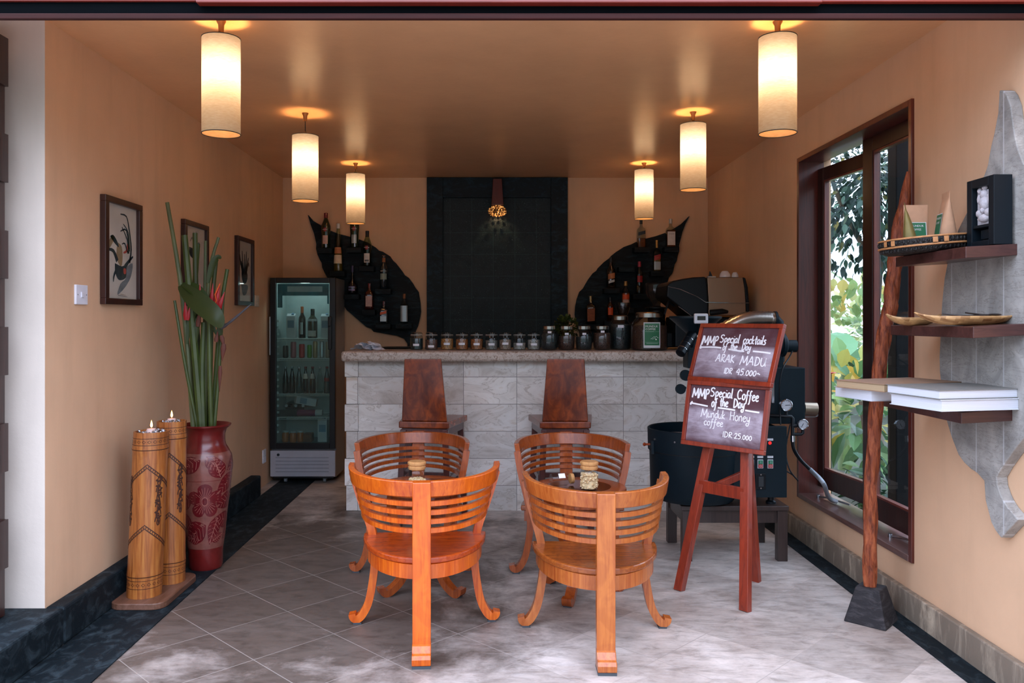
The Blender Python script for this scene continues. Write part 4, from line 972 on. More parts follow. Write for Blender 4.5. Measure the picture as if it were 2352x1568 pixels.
def chalkboard(c, yw, lean, w, h, lines, unders, nm):
    u = Vector((cos(yw), sin(yw), 0)); n = Vector((-sin(yw), cos(yw), 0)); v = Vector((0, 0, cos(lean)))+n*sin(lean); k = u.cross(v)  # k points at the reader
    M = Matrix((u, -k, v)).transposed().to_4x4(); M.translation = Vector(c)-EO
    bd = bpy.data.objects.new('chalkboard', None); C.objects.link(bd); bd.parent = ea; bd.matrix_local = M; bd['label'] = nm
    f = .024; a, b_ = w/2, h/2
    mb = MB(); mb.box(-a, a, -.011, .014, b_-f, b_); mb.box(-a, a, -.011, .014, -b_, -b_+f); mb.box(-a, -a+f, -.011, .014, -b_+f, b_-f); mb.box(a-f, a, -.011, .014, -b_+f, b_-f)
    mb.build('board_frame', M_ez, bd, bevel=.002)
    mb = MB(); mb.box(-a+f-.002, a-f+.002, -.001, .010, -b_+f-.002, b_-f+.002); mb.build('board_surface', M_board, bd)
    iw, ih = w-2*f, h-2*f
    fn = lambda x, z, e: Vector((-iw/2+x, -.0012-e, ih/2-z))
    g = lambda x, y, e: fn(x, -y, e)
    mb = MB()
    for s, x, y, size, wd, sl, sq in lines[6:]: hand_text(mb, s, x*iw, -y*ih, size*ih, g, wd, sl, sq)
    mb.build('chalk_entry', M_chalk, bd); mb = MB()
    for s, x, y, size, wd, sl, sq in lines[:6]: hand_text(mb, s, x*iw, -y*ih, size*ih, g, wd, sl, sq)
    for pts, wd in unders: ribbon(mb, smooth_path([(x*iw, -y*ih, 0) for x, y in pts], 4), wd, g)
    mb.build('chalk_heading', M_chalk, bd)
chalkboard(P(1687, 812, 4.45), -1.0, .326, .575, .342,
    [('MMP', .03, .34, .17, .0075, -.01, 1.02), ('Special', .27, .29, .15, .0065, -.01, 1.12), ('cocktails', .58, .30, .15, .0065, -.02, 1.03), ('of', .33, .44, .13, .006, 0, .98), ('the', .43, .43, .13, .0065, 0, 1.05), ('Day', .58, .43, .13, .006, 0, 1.02),
     ('ARAK', .27, .67, .15, .0058, -.03, 1.15), ('MADU', .60, .70, .165, .0058, -.03, 1.22), ('IDR', .42, .895, .11, .0052, 0, 1.2), ('45.000~', .58, .905, .125, .0052, .0, 1.42)],
    [([(.03, .16), (.02, .34), (.015, .42), (.04, .40), (.02, .385)], .007), ([(.03, .40), (.2, .39), (.31, .40)], .0085), ([(.41, .42), (.52, .44), (.62, .45)], .0085), ([(.73, .44), (.85, .45), (.95, .465)], .0085)], 'maroon chalkboard listing the cocktails of the day')
chalkboard(P(1664.5, 955, 4.40), -.86, .185, .515, .362,
    [('MMP', .03, .22, .16, .008, -.02, .98), ('Special', .28, .18, .15, .007, -.02, 1.08), ('Coffee', .64, .19, .16, .007, -.04, .98), ('of', .31, .36, .15, .0075, 0, .92), ('the', .42, .34, .14, .0075, 0, .98), ('Day', .60, .34, .15, .0075, -.02, .92),
     ('Munduk', .18, .55, .14, .0042, -.01, 1.12), ('Honey', .57, .56, .15, .0042, -.02, 1.1), ('coffee', .23, .69, .12, .004, 0, 1.35), ('IDR:25.000', .50, .86, .095, .0042, -.01, 1.38)],
    [([(.04, .30), (.02, .33), (.015, .35), (.03, .345)], .008), ([(.03, .33), (.15, .345), (.26, .36)], .0085), ([(.40, .37), (.52, .375), (.63, .385)], .0085), ([(.76, .37), (.86, .38), (.94, .385)], .0085)], 'maroon chalkboard listing the coffee of the day')
# ============================================================ upright display fridge
M_fblk = flat('fridge_black_trim', '#0a0f14', .35, spec=.5); M_fsil = flat('fridge_silver_panel', '#b9bcc6', .35, .3, .06); M_fwhite = flat('fridge_white_liner', '#aebcbc', .5)
fr = thing('display_fridge', 'tall black-framed glass door fridge full of drinks in the corner', 'fridge', (-1.738, 7.40, 0))
w, D = .297, .47
FZ0, FZ1 = .315, 1.875
mb = MB(); mb.box(-w, -w+.03, .045, D, .05, FZ1); mb.box(w-.03, w, .045, D, .05, FZ1); mb.box(-w+.03, w-.03, D-.03, D, .05, FZ1); mb.box(-w+.03, w-.03, .045, D-.03, FZ1-.03, FZ1); mb.box(-w+.03, w-.03, .045, D-.03, .05, .36)
mb.build('cabinet', flat('fridge_grey_side', '#7f8285', .3, .2, .1), fr, bevel=.004)
mb = MB(); mb.box(-w+.031, w-.031, D-.045, D-.031, .361, FZ1-.031); mb.box(-w+.031, -w+.04, .046, D-.045, .361, FZ1-.031); mb.box(w-.04, w-.031, .046, D-.045, .361, FZ1-.031); mb.build('liner', M_fwhite, fr)
dr = bpy.data.objects.new('door', None); C.objects.link(dr); dr.parent = fr
mb = MB(); mb.box(-w, -w+.052, 0, .044, FZ0, FZ1); mb.box(w-.052, w, 0, .044, FZ0, FZ1); mb.box(-w+.052, w-.052, 0, .044, FZ1-.048, FZ1); mb.box(-w+.052, w-.052, 0, .044, FZ0, FZ0+.052)
mb.build('door_frame', M_fblk, dr, bevel=.004)
gx0, gx1, gz0, gz1 = -w+.052, w-.052, FZ0+.052, FZ1-.048
mb = MB(); mb.box(gx0-.003, gx1+.003, .016, .024, gz0-.003, gz1+.003); mb.build('door_pane', glass('frosty_door_glass', '#e2efec', 1.0, .05, .055, '#9db8b4'), dr)
M_teal = flat('teal_sticker', '#2e7f96', .5, 0, .35, 10); M_pale = flat('pale_sticker', '#8fb3bb', .5, 0, .12)
mb = MB(); mb.box(gx0+.01, gx1-.01, .0245, .0255, gz1-.115, gz1-.008); mb.box(gx0+.01, gx0+.055, .0245, .0255, gz1-.225, gz1-.115); mb.box(gx1-.025, gx1-.01, .0245, .0255, gz1-.19, gz1-.115); mb.build('sticker_band', M_teal, dr)
mb = MB(); mb.box(gx0+.10, gx1-.07, .0232, .0243, gz1-.08, gz1-.03); mb.build('sticker_panel', M_pale, dr)
mb = MB(); mb.box(w-.062, w-.028, -.028, -.0, 1.22, 1.52); mb.box(w-.058, w-.034, -.045, -.028, 1.43, 1.50); mb.build('door_handle', M_fblk, dr, bevel=.006)
mb = MB(); mb.box(-w-.006, -w+.006, -.012, -.0, 1.17, 1.52); mb.build('side_grip', M_steel, dr, bevel=.002)
mb = MB(); mb.box(-w, w, .004, .044, .062, .298); mb.build('grille_panel', M_fsil, fr, bevel=.004)
mb = MB()
for i in range(5): z = .105+.032*i; mb.box(-w+.05, w-.06, -.001, .005, z, z+.005)
mb.build('grille_line', flat('panel_groove', '#8b8f9a', .5), fr)
mb = MB(); mb.cyl((-w+.075, .004, .262), (-w+.075, -.004, .262), .012); mb.build('lock', flat('dark_steel', '#3a3f45', .35, .8), fr, True)
mb = MB(); mb.box(-w+.02, w-.02, .02, D-.02, .045, .0615); mb.build('base_tray', M_fblk, fr)
for x in (-.17, .19):
    for y in (.07, D-.07):
        mb = MB(); mb.cyl((x-.012, y, .0225), (x+.012, y, .0225), .022); mb.box(x-.016, x+.016, y-.014, y+.014, .028, .047); mb.build('caster', flat('clear_wheel', '#7c848a', .3), fr, True)
fl_ = bpy.data.lights.new('fridge_fill_light', 'POINT'); fl_.energy = 1.7; fl_.color = (.92, 1.0, 1.0); fl_.shadow_soft_size = .05  # lamp added inside the fridge to brighten its contents
fo_ = bpy.data.objects.new('fridge_fill_light', fl_); C.objects.link(fo_); fo_.parent = fr; fo_.location = (0, .10, FZ1-.08)
M_white_w = flat('white_wire', '#c9d6d8', .4)
FSH = [P(700, 777.5, 7.5).z, P(700, 823, 7.5).z, P(700, 904, 7.5).z, P(700, 957, 7.5).z]
for z in FSH:
    mb = MB(); x0, x1 = -w+.045, w-.045
    mb.tube([(x0, .065, z), (x1, .065, z)], .004, 6); mb.tube([(x0, .065, z-.016), (x1, .065, z-.016)], .003, 6); mb.tube([(x0, D-.06, z), (x1, D-.06, z)], .004, 6)
    for i in range(22): x = x0+(x1-x0)*i/21; mb.tube([(x, .065, z-.016), (x, .067, z), (x, D-.06, z)], .0016, 4)
    mb.build('wire_shelf', M_white_w, fr)
mb = MB()
for i in range(18): z = .45+.06*i; mb.box(-w+.041, -w+.062, .07, .085, z, z+.02)
mb.build('shelf_peg', M_white_w, fr)

# ------------------------------------------------------------ bottles
M_gl = {}
def dglass(name, col, rough=.06):
    if name in _M: return _M[name]
    m, t, o = nt(name); pbsdf(t, o, hexc(col), rough, 0, .7, .3); _M[name] = m; return m
PROF = {  # (radius share, height share)
 'wine': [(.0, 0), (.9, 0), (1, .012), (1, .58), (.92, .66), (.55, .74), (.40, .80), (.38, .93), (.42, .935), (.42, .985), (.3, 1), (0, 1)],
 'vermouth': [(.0, 0), (.80, 0), (.86, .02), (.88, .40), (1.0, .56), (.98, .63), (.62, .76), (.42, .84), (.36, .90), (.38, .985), (.3, 1), (0, 1)],
 'tall': [(.0, 0), (.95, 0), (1, .01), (.92, .30), (.62, .70), (.42, .80), (.34, .86), (.34, .985), (.3, 1), (0, 1)],
 'round': [(.0, 0), (.7, 0), (.95, .06), (1, .2), (.92, .32), (.5, .46), (.28, .55), (.2, .7), (.2, .985), (.15, 1), (0, 1)],
 'square': [(.0, 0), (.94, 0), (1, .01), (1, .58), (.9, .66), (.45, .72), (.33, .77), (.33, .985), (.28, 1), (0, 1)],
 'vodka': [(.0, 0), (.92, 0), (1, .015), (1, .12), (.92, .16), (.92, .54), (1., .60), (.9, .68), (.5, .76), (.38, .82), (.36, .985), (.3, 1), (0, 1)],
 'soda': [(.0, 0), (.9, 0), (1, .02), (1, .38), (.9, .46), (.95, .56), (.55, .76), (.40, .86), (.40, .985), (.35, 1), (0, 1)],
 'cream': [(.0, 0), (.92, 0), (1, .015), (1, .50), (.9, .60), (.5, .70), (.36, .76), (.33, .985), (.28, 1), (0, 1)],
}
def rad_at(pr, k):
    for (r0, z0), (r1, z1) in zip(pr[1:], pr[2:]):
        if z0 <= k <= z1 and z1 > z0: return r0+(r1-r0)*(k-z0)/(z1-z0)
    return pr[-2][0]
def bottle(label, loc, h, r, prof, gm, capm, capf=.84, labels=(), sq=0., rz=0., group=None, liquid=None, cat='bottle', text=(), name='bottle'):
    t = thing(name, label, cat, loc, rz, group); pr = PROF[prof]; n = 28
    mb = MB(); mb.lathe([(a*r, z*h) for a, z in pr if z <= .99], n=n, sq=sq, cap=False); mb.build('glass_body', gm, t, True, angle=50)
    e = .0012; mb = MB(); rc = rad_at(pr, .93)*r+.0015
    mb.lathe([(rad_at(pr, capf)*r+e, capf*h), (rc, (capf+.03)*h), (rc, h*1.0), (rc*.8, h*1.006), (0, h*1.006)], n=20, cap=False); mb.build('bottle_cap', capm, t, True)
    if liquid:
        mb = MB(); mb.lathe([(a*r-.003, max(.004, z*h)) for a, z in pr if a > 0 and z < liquid[1]]+[(rad_at(pr, liquid[1])*r-.003, liquid[1]*h), (0, liquid[1]*h)], n=n, sq=sq, cap=False); mb.build('liquid', liquid[0], t, True)
    for lb in labels:
        k0, k1, mat, half = lb[:4]; tilt = lb[4] if len(lb) > 4 else 0.
        mb = MB(); rs = []; m_ = 14
        for j in range(m_+1):
            a = -pi/2-half+2*half*j/m_; dz = tilt*(a+pi/2)*r
            ca, sa = cos(a), sin(a); q = 1.0
            if sq: q = 1/((abs(ca)**(2+sq*10)+abs(sa)**(2+sq*10))**(1/(2+sq*10)))
            ra, rb = rad_at(pr, k0)*r*q+e, rad_at(pr, k1)*r*q+e
            rs.append([(ra*ca, ra*sa, k0*h+dz), (rb*ca, rb*sa, k1*h+dz)])
        mb.rings(rs, False, False); lo_ = mb.build('label', mat, t, True)
        for s, size, zz, tm in (lb[5] if len(lb) > 5 else ()):
            mb = MB(); z0 = zz*h
            def fn(x, z):
                a = -pi/2+x/(r*1.0); ca, sa = cos(a), sin(a); q = 1.0
                if sq: q = 1/((abs(ca)**(2+sq*10)+abs(sa)**(2+sq*10))**(1/(2+sq*10)))
                rr = rad_at(pr, (k0+k1)/2)*r*q+e+.0012
                return (rr*ca, rr*sa, z0+z+tilt*x)
            print_text(mb, s, size, fn); mb.build('lettering', tm, lo_)
    return t
G_green = dglass('green_bottle_glass', '#10240f'); G_dark = dglass('black_bottle_glass', '#06090c'); G_amber = dglass('amber_bottle_glass', '#2a0d06')
G_clear = glass('clear_bottle_glass', '#dfe7e6', 1.3, .04); G_pale = glass('pale_green_glass', '#cfdcc8', 1.3, .04)
L_gold = flat('gold_liquor', '#7d5a1c', .15, 0, .1); L_whisky = flat('whisky', '#6a3210', .12, 0, .1); L_clear = glass('spirit', '#c9d3d6', .6, .05); L_red = flat('red_liquor', '#7a1410', .12, 0, .1)
K_red = flat('red_cap', '#7a141c', .35); K_white = flat('white_cap', '#c9c9c9', .4); K_blk = flat('black_cap', '#101216', .4); K_gold = flat('gold_cap', '#b98a4a', .35, .5); K_purple = flat('purple_cap', '#3d3458', .4); K_cork = flat('cork_brown', '#8a5a3c', .7); K_pink = flat('red_foil_cap', '#b3344a', .4)
B_white = flat('white_label', '#cfcbc8', .6, 0, .1, 30); B_cream = flat('cream_label', '#d9c3a4', .6, 0, .12, 30); B_red = flat('red_label', '#9a1f22', .5, 0, .1, 30); B_black = flat('black_label', '#14141a', .5); B_orange = flat('orange_label', '#d3572a', .5, 0, .15, 30); B_tan = flat('tan_label', '#b3744a', .6, 0, .25, 40); B_silver = flat('silver_label', '#a9b3b8', .35, .4); B_brown = flat('brown_label', '#8d4a22', .6, 0, .3, 50); B_pinkl = flat('pinkish_label', '#c2a39a', .6, 0, .2, 40)
T_blk = flat('black_print', '#15161a', .6); T_white = flat('white_print', '#e8e6e6', .6); T_red = flat('red_print', '#a01c22', .6); T_gold = flat('gold_print', '#c79a4c', .4, .4)

# ------------------------------------------------------------ wing shaped shelves on the back wall
M_wing = slate('black_stained_wood', '#060d12', '#2c434c', .6, (3, 3, 12), .22, .5)
def wing(name, label, px):
    o = MB(); pts = [P(x, y, YB-.02) for x, y in px]
    o.prism(pts, lambda p: (p.x, YB-.035, p.z), lambda p: (p.x, YB, p.z))
    t = thing(name, label, 'shelf', (0, YB, 0)); b_ = o.build('wing_board', M_wing, t); b_.location = -Vector(t.location); 
    return t
LW = [(478, 350), (520, 400), (590, 440), (660, 480), (740, 512), (830, 535), (920, 560), (1000, 592), (1060, 630), (1085, 655), (1120, 665), (1180, 703), (1205, 740), (1230, 762), (1285, 832), (1305, 865), (1340, 888), (1375, 935), (1395, 970), (1425, 1010), (1440, 1105), (1445, 1180), (1435, 1240), (1420, 1300), (1400, 1345), (1396, 1420), (1395, 1530), (1335, 1530), (1328, 1450), (1300, 1410), (1240, 1385), (1130, 1365), (1040, 1350), (1020, 1325), (980, 1310), (930, 1268), (880, 1225), (840, 1190), (810, 1165), (760, 1090), (720, 1010), (640, 880), (618, 840), (600, 800), (595, 760), (580, 735), (560, 690), (548, 640), (550, 600), (530, 510), (500, 430)]
RW = [(1198, 155), (1120, 230), (1050, 275), (970, 315), (870, 350), (780, 372), (700, 395), (630, 430), (605, 438), (560, 455), (490, 500), (440, 540), (425, 560), (370, 600), (310, 660), (295, 685), (260, 710), (215, 770), (180, 830), (165, 858), (130, 890), (105, 960), (90, 1030), (85, 1110), (95, 1200), (130, 1290), (140, 1470), (210, 1470), (230, 1400), (320, 1340), (480, 1310), (600, 1260), (700, 1180), (800, 1100), (880, 1000), (960, 880), (1000, 750), (1030, 715), (1040, 690), (1055, 625), (1075, 590), (1085, 540), (1098, 500), (1098, 440), (1130, 310), (1160, 230)]
lw = wing('wing_bottle_shelf', 'black wing-shaped wooden bottle shelf on the wall next to the fridge', [(580+x/3.733, 400+y/3.733) for x, y in LW])
rw = wing('wing_bottle_shelf', 'black wing-shaped wooden bottle shelf on the wall next to the coffee machine', [(1300+x/4.2375, 460+y/4.2375) for x, y in RW])
BY = YB-.10
def ledge(par, px, py, wpx=34):
    p = P(px, py, BY); hw = wpx*BY/F/2
    mb = MB(); mb.box(p.x-hw, p.x+hw, YB-.165, YB-.035, p.z-.052, p.z-.001); o = mb.build('bottle_ledge', M_wing, par, bevel=.004); o.location = -Vector(par.location); return p
def shelf_bottle(par, label, px, ytop, ybase, wpx, prof, gm, capm, **kw):
    p = ledge(par, px, ybase, kw.pop('lw', 34)); h = (ybase-ytop)*BY/F; r = wpx*BY/F/2
    p = p+Vector((0, 0, .0005))
    bottle(label, p, h, r, prof, gm, capm, group='liquor bottles on the wing shelves', **kw)
oval = [('MARTINI', .011, .57, T_white)]
shelf_bottle(lw, 'dark green bottle with red cap at the tip of the fridge-side wing', 748.5, 489.5, 570.5, 22, 'vermouth', G_green, K_red, capf=.86, labels=((.47, .575, B_red, .30, 0, [('MARTINI', .0125, .512, T_white)]), (.12, .36, B_pinkl, .62)))
shelf_bottle(lw, 'very tall slim bottle with white cap and cream label above the fridge', 777, 514, 623, 22, 'tall', G_pale, K_white, capf=.90, labels=((.16, .34, B_cream, 1.0), (.37, .50, B_tan, 1.0)), liquid=(L_gold, .45))
shelf_bottle(lw, 'green bottle whose neck is hidden by the back left lamp', 814.5, 487, 569, 22, 'vermouth', G_green, K_red, labels=((.47, .575, B_red, .30, 0, [('MARTINI', .0125, .512, T_white)]), (.12, .36, B_silver, .62)))
shelf_bottle(lw, 'clear bottle with black cap and white label, right of the back left lamp', 843.5, 530.5, 611.5, 21, 'vermouth', G_pale, K_blk, labels=((.47, .575, B_red, .30, 0, [('MARTINI', .0125, .512, T_white)]), (.10, .36, B_white, .75), (.13, .18, flat('dark_band_label', '#16292b', .5), .5)), liquid=(L_clear, .5))
shelf_bottle(lw, 'dark bottle with cork top and grey label, right side of the fridge-side wing', 881.5, 587, 663.5, 18, 'wine', dglass('smoky_glass', '#1c262c'), K_cork, capf=.80, labels=((.28, .46, flat('sage_label', '#87968a', .5, 0, .1, 30), .9), (.50, .585, dglass('smoky_glass', '#1c262c'), 1.2, 0, [('CAMPARI', .0145, .52, T_white)])), lw=36)
shelf_bottle(lw, 'round-bellied dark bottle with long purple neck beside the fridge', 809.5, 610.5, 675.5, 26, 'round', dglass('purple_black_glass', '#0e0a18'), K_purple, capf=.78, labels=((.12, .27, flat('lilac_label', '#7d7396', .4, .2), .6),))
shelf_bottle(lw, 'square amber bottle with red neck in the middle of the fridge-side wing', 848.5, 651, 711, 20, 'square', dglass('deep_red_glass', '#3a0a08'), K_red, sq=.5, labels=((.12, .52, B_pinkl, .62),), lw=30)
shelf_bottle(lw, 'square bottle with orange ribbon label low on the fridge-side wing', 881.5, 692, 743, 20, 'square', dglass('dark_square_glass', '#1d262c'), K_red, capf=.8, sq=.6, labels=((.10, .34, B_silver, .6), (.42, .54, B_orange, .62, .25)))
shelf_bottle(lw, 'clear bottle with cork cap and frosted label, lowest right on the fridge-side wing', 928.5, 675, 742.5, 18, 'square', G_clear, K_cork, sq=.15, labels=((.06, .60, B_silver, .9),), lw=38)
shelf_bottle(rw, 'whisky bottle with slanted black label under the back right lamp', 1472.5, 504, 568.5, 19, 'square', G_clear, K_blk, sq=.5, labels=((.44, .56, B_black, .72, .3),), liquid=(L_whisky, .33), lw=36)
shelf_bottle(rw, 'square whisky bottle with big white label at the tip of the right wing', 1540, 503, 567.5, 20.5, 'square', G_clear, K_white, sq=.5, labels=((.06, .54, B_white, .72, 0, [('JIM BEAM', .0105, .44, T_blk)]),), liquid=(L_whisky, .6), lw=34)
shelf_bottle(rw, 'whisky bottle with gold cap and slanted red label', 1508.5, 552, 622.5, 17, 'square', G_clear, K_gold, capf=.76, sq=.5, labels=((.36, .52, B_red, .72, .3, [('Red Label', .0075, .42, T_gold)]), (.04, .30, B_silver, .72)), liquid=(L_gold, .4), lw=32)
shelf_bottle(rw, 'dark brown bottle with tan neck band and white ribbon label, upper left of right wing', 1403.5, 591.5, 662, 21, 'cream', dglass('brown_black_glass', '#120c0c'), K_blk, labels=((.30, .48, B_tan, .8, .2), (.18, .26, B_white, .7, .3)), lw=36)
shelf_bottle(rw, 'clear vodka bottle with red cap and red shield label', 1468.5, 601, 675, 18, 'vodka', G_clear, K_pink, labels=((.36, .56, B_red, .75),), liquid=(L_clear, .6), lw=34)
shelf_bottle(rw, 'clear bottle with gold cap and orange label behind the upturned glass', 1437, 646.5, 706, 19, 'wine', G_clear, K_gold, labels=((.10, .30, B_pinkl, .9), (.31, .50, B_orange, .9)), liquid=(flat('orange_liquor', '#b3573a', .2), .55), lw=34)
shelf_bottle(rw, 'square black bottle with brown picture label, lowest left on the right wing', 1356.5, 680, 744, 22, 'square', G_dark, K_gold, capf=.8, sq=.5, labels=((.10, .56, B_brown, .66, .1),), lw=40)
shelf_bottle(rw, 'amber bottle with orange oval label above the tall coffee jar', 1401.5, 683, 736, 15, 'wine', G_amber, K_blk, labels=((.24, .56, B_orange, .8),), lw=30)
for px_, py_ in ((1437, 613), (1541, 560)): 
    if px_ == 1437: ledge(rw, px_, py_, 36)
# ------------------------------------------------------------ things in the fridge
FG = 'drinks in the display fridge'
def fpos(px, z, dy): return Vector((P(px, 0, 7.4+dy).x, 7.4+dy, z+.0045))
C_wht = flat('milk_carton_white', '#c3ccd2', .5, 0, .1); C_blu = flat('milk_carton_blue', '#6f93ad', .5, 0, .2)
def carton(label, loc, wd, dp, h, rz=0., tilt=0., grp=FG, scr=True):
    t = thing('drink_carton', label, 'carton', loc, rz, grp); t.rotation_euler = (0, tilt, rz)
    mb = MB(); mb.box(-wd/2, wd/2, -dp/2, dp/2, 0, h*.9); mb.hexa([(-wd/2, -dp/2, h*.9), (wd/2, -dp/2, h*.9), (wd/2, dp/2, h*.9), (-wd/2, dp/2, h*.9), (-wd/2, -.004, h), (wd/2, -.004, h), (wd/2, .004, h), (-wd/2, .004, h)]); mb.build('carton_body', C_wht, t, bevel=.002)
    mb = MB(); mb.box(-wd*.38, wd*.38, -dp/2-.001, -dp/2, h*.42, h*.72); mb.build('label', C_blu, t)
    if scr: mb = MB(); mb.cyl((wd*.2, -dp*.12, h*.94), (wd*.2, -dp*.3, h*1.0), .011); mb.build('screw_cap', C_blu, t, True)
    return t
carton('white and blue milk carton on the top fridge shelf, nearest the hinge', fpos(670, FSH[0], .14), .078, .075, .228)
carton('white carton on the top fridge shelf, nearest the door handle', fpos(748, FSH[0], .15), .075, .075, .225)
bottle('dark wine bottle with orange neck on the top fridge shelf', fpos(694, FSH[0], .16), .292, .033, 'wine', G_dark, flat('orange_foil', '#9a4f2c', .5), .80, ((.12, .5, B_silver, .4),), group=FG)
bottle('dark green sparkling wine bottle with pale label on the top fridge shelf', fpos(718, FSH[0], .15), .270, .045, 'wine', G_green, K_blk, .80, ((.06, .26, B_white, .9), (.58, .66, B_silver, 1.2)), group=FG)
def can(label, loc, r, h, col, dup=None):
    t = thing('drink_can', label, 'can', loc, 0, 'drink cans on the second fridge shelf')
    mb = MB(); mb.lathe([(0, .004), (r*.75, .0), (r, .008), (r, h-.012), (r*.82, h-.002)], n=24, cap=False); mb.build('can_body', col, t, True)
    mb = MB(); mb.lathe([(r*.82, h-.002), (r*.84, h), (r*.78, h), (r*.76, h-.005), (0, h-.005)], n=24, cap=False); mb.build('can_lid', M_steel, t, True)
for px, r, h, c, lb in ((656, .026, .115, flat('black_can', '#1d2226', .35), 'black can half hidden at the hinge end of the can shelf'), (674, .026, .150, flat('pink_can', '#a8606a', .35, .2), 'dusty pink drink can on the second fridge shelf'), (693.5, .027, .130, flat('red_can', '#b3202c', .35, .2), 'bright red drink can on the second fridge shelf'), (711, .022, .122, flat('green_can', '#5aa03a', .35, .2), 'short green drink can on the second fridge shelf'),
                        (724, .022, .155, flat('gold_silver_can', '#b9a27c', .3, .5), 'slim gold and silver can beside the green can'), (739.5, .023, .152, flat('silver_can', '#b5bec4', .3, .5), 'slim silver can beside the gold and silver can'), (753, .022, .15, flat('silver_tan_can', '#a9a292', .3, .5), 'slim silver can next to the door handle')):
    can(lb, fpos(px, FSH[1], .13), r, h, c)
for i, (px, gm, cp, lb, extra) in enumerate(((656, G_dark, M_steel, 'dark soda bottle, first from the hinge on the third fridge shelf', ()), (671, G_dark, M_steel, 'dark soda bottle, second from the hinge on the third fridge shelf', ()), (687, dglass('grey_soda', '#3b4a4c'), M_steel, 'greyish clear bottle on the third fridge shelf', ()), (702, dglass('cola_dark', '#241317'), K_red, 'dark cola bottle with white round label, right of the greyish bottle', ((.55, .74, B_white, 1.0),)),
                                          (718, dglass('cola_dark', '#241317'), K_red, 'dark cola bottle with white round label, left of the clear bottle', ((.55, .74, B_white, 1.0),)), (735, G_clear, M_steel, 'empty-looking clear bottle on the third fridge shelf', ()), (751, dglass('grey_soda', '#3b4a4c'), K_red, 'bottle with a small red label next to the handle on the third shelf', ((.45, .58, B_red, 1.0),)))):
    bottle(lb, fpos(px, FSH[2], .12), .245, .0285, 'soda', gm, cp, .93, extra, group=FG)
for px, lb in ((655.5, 'first'), (677.5, 'second'), (694, 'third')):
    bb = bottle('dark bottle lying cap forward on the fourth fridge shelf, '+lb+' from the hinge', fpos(px, FSH[3]+.066+.028, .10), .25, .028, 'soda', G_dark, flat('white_crown_cap', '#b9c0c6', .4), .93, group=FG)
    bb.rotation_euler = (pi/2, 0, 0); bb.location.y = 7.4+.38
cr = thing('bottle_crate', 'dark tray holding the lying bottles on the fourth fridge shelf', 'tray', fpos(674, FSH[3], .25)+Vector((.0, 0, 0)), 0)
mb = MB(); mb.box(-.11, .07, -.16, .14, 0, .012); mb.box(-.11, .07, -.16, -.15, .012, .062); mb.box(-.11, .07, .13, .14, .012, .062); mb.build('tray_body', flat('dark_tray', '#1b2226', .5), cr)
c_ = carton('white carton lying tilted on the fourth fridge shelf', fpos(738, FSH[3]+.075, .16), .07, .07, .21, 0, R(-80), FG, False); c_.location.x -= .04; c_.location.z += .045
t = thing('biscuit_pack', 'purple cylinder pack with white end lying on the fourth fridge shelf', 'pack', fpos(700, FSH[3], .12), 0, FG)
mb = MB(); mb.cyl((-.07, 0, .031), (.10, 0, .031), .030, n=24); mb.build('wrapper', flat('purple_wrap', '#7a2f5a', .4, 0, .3, 30), t, True)
mb = MB(); mb.cyl((.1005, 0, .031), (.165, 0, .031), .029, n=24); mb.build('white_end', C_wht, t, True)
for px, lb, dy in ((656, 'orange juice jar nearest the hinge on the fridge floor', .13), (673, 'orange juice jar in the middle of the three on the fridge floor', .10), (690, 'orange juice jar farthest from the hinge on the fridge floor', .13)):
    t = thing('juice_jar', lb, 'jar', (P(px, 0, 7.4+dy).x, 7.4+dy, .3615), 0, 'orange juice jars on the fridge floor')
    mb = MB(); mb.lathe([(0, 0), (.030, 0), (.033, .006), (.033, .075), (.026, .088)], n=24, cap=False); mb.build('glass_body', flat('orange_juice', '#a85a20', .25, 0, .15), t, True)
    mb = MB(); mb.lathe([(.0, .0875), (.027, .0875), (.028, .105), (0, .106)], n=20, cap=False); mb.build('jar_lid', flat('pale_lid', '#aab4b8', .4), t, True)
t = thing('juice_box', 'dark orange box beside the juice jars on the fridge floor', 'box', (P(711, 0, 7.55).x, 7.55, .3615), 0, FG); mb = MB(); mb.box(-.05, .03, -.05, .05, 0, .07); mb.box(-.048, .028, -.048, .048, .07, .078); mb.build('box_body', flat('dark_orange_box', '#6b3a1c', .5, 0, .3), t, bevel=.003)
carton('tall blue and white carton on the fridge floor', (P(742, 0, 7.55).x, 7.55, .3615), .085, .07, .22)
# ------------------------------------------------------------ things on the bar worktop
ZT = 1.2505
M_jar = glass('storage_jar_glass', '#e6edee', 1.4, .04)
def bean_mat(name, a, b_, sc=140.):
    m, t, o = nt(name); p = pbsdf(t, o, None, .45, 0, .5); v = node(t, 'ShaderNodeTexVoronoi'); v.inputs['Scale'].default_value = sc
    t.links.new(coords(t), v.inputs['Vector']); t.links.new(ramp(t, v.outputs['Distance'], [(.25, hexc(b_)), (.8, hexc(a))]), p.inputs['Base Color']); bump(t, p, v.outputs['Distance'], .5, .003); return m
BM = {'black': bean_mat('black_beans', '#0a0c0d', '#30383a'), 'darkbrown': bean_mat('dark_roast', '#1c0f0b', '#5a372c'), 'brown': bean_mat('ground_brown', '#3d231a', '#865747'), 'orange': bean_mat('amber_grain', '#7a431c', '#e09c54'), 'rust': bean_mat('rust_grain', '#6b3418', '#c87a44'), 'mixed': bean_mat('mixed_grain', '#5e463a', '#b89a86'), 'grey': bean_mat('grey_grain', '#4d4744', '#a39a94'), 'pale': bean_mat('pale_grain', '#6d645e', '#c4bab2'), 'green': bean_mat('dark_green_leaf', '#061012', '#1b3236')}
M_tag = flat('white_jar_label', '#e6e6ee', .6, 0, .04); M_ring = flat('rubber_seal', '#c9c3b9', .5); M_stl2 = flat('jar_lid_steel', '#a79f98', .25, 1., .1)
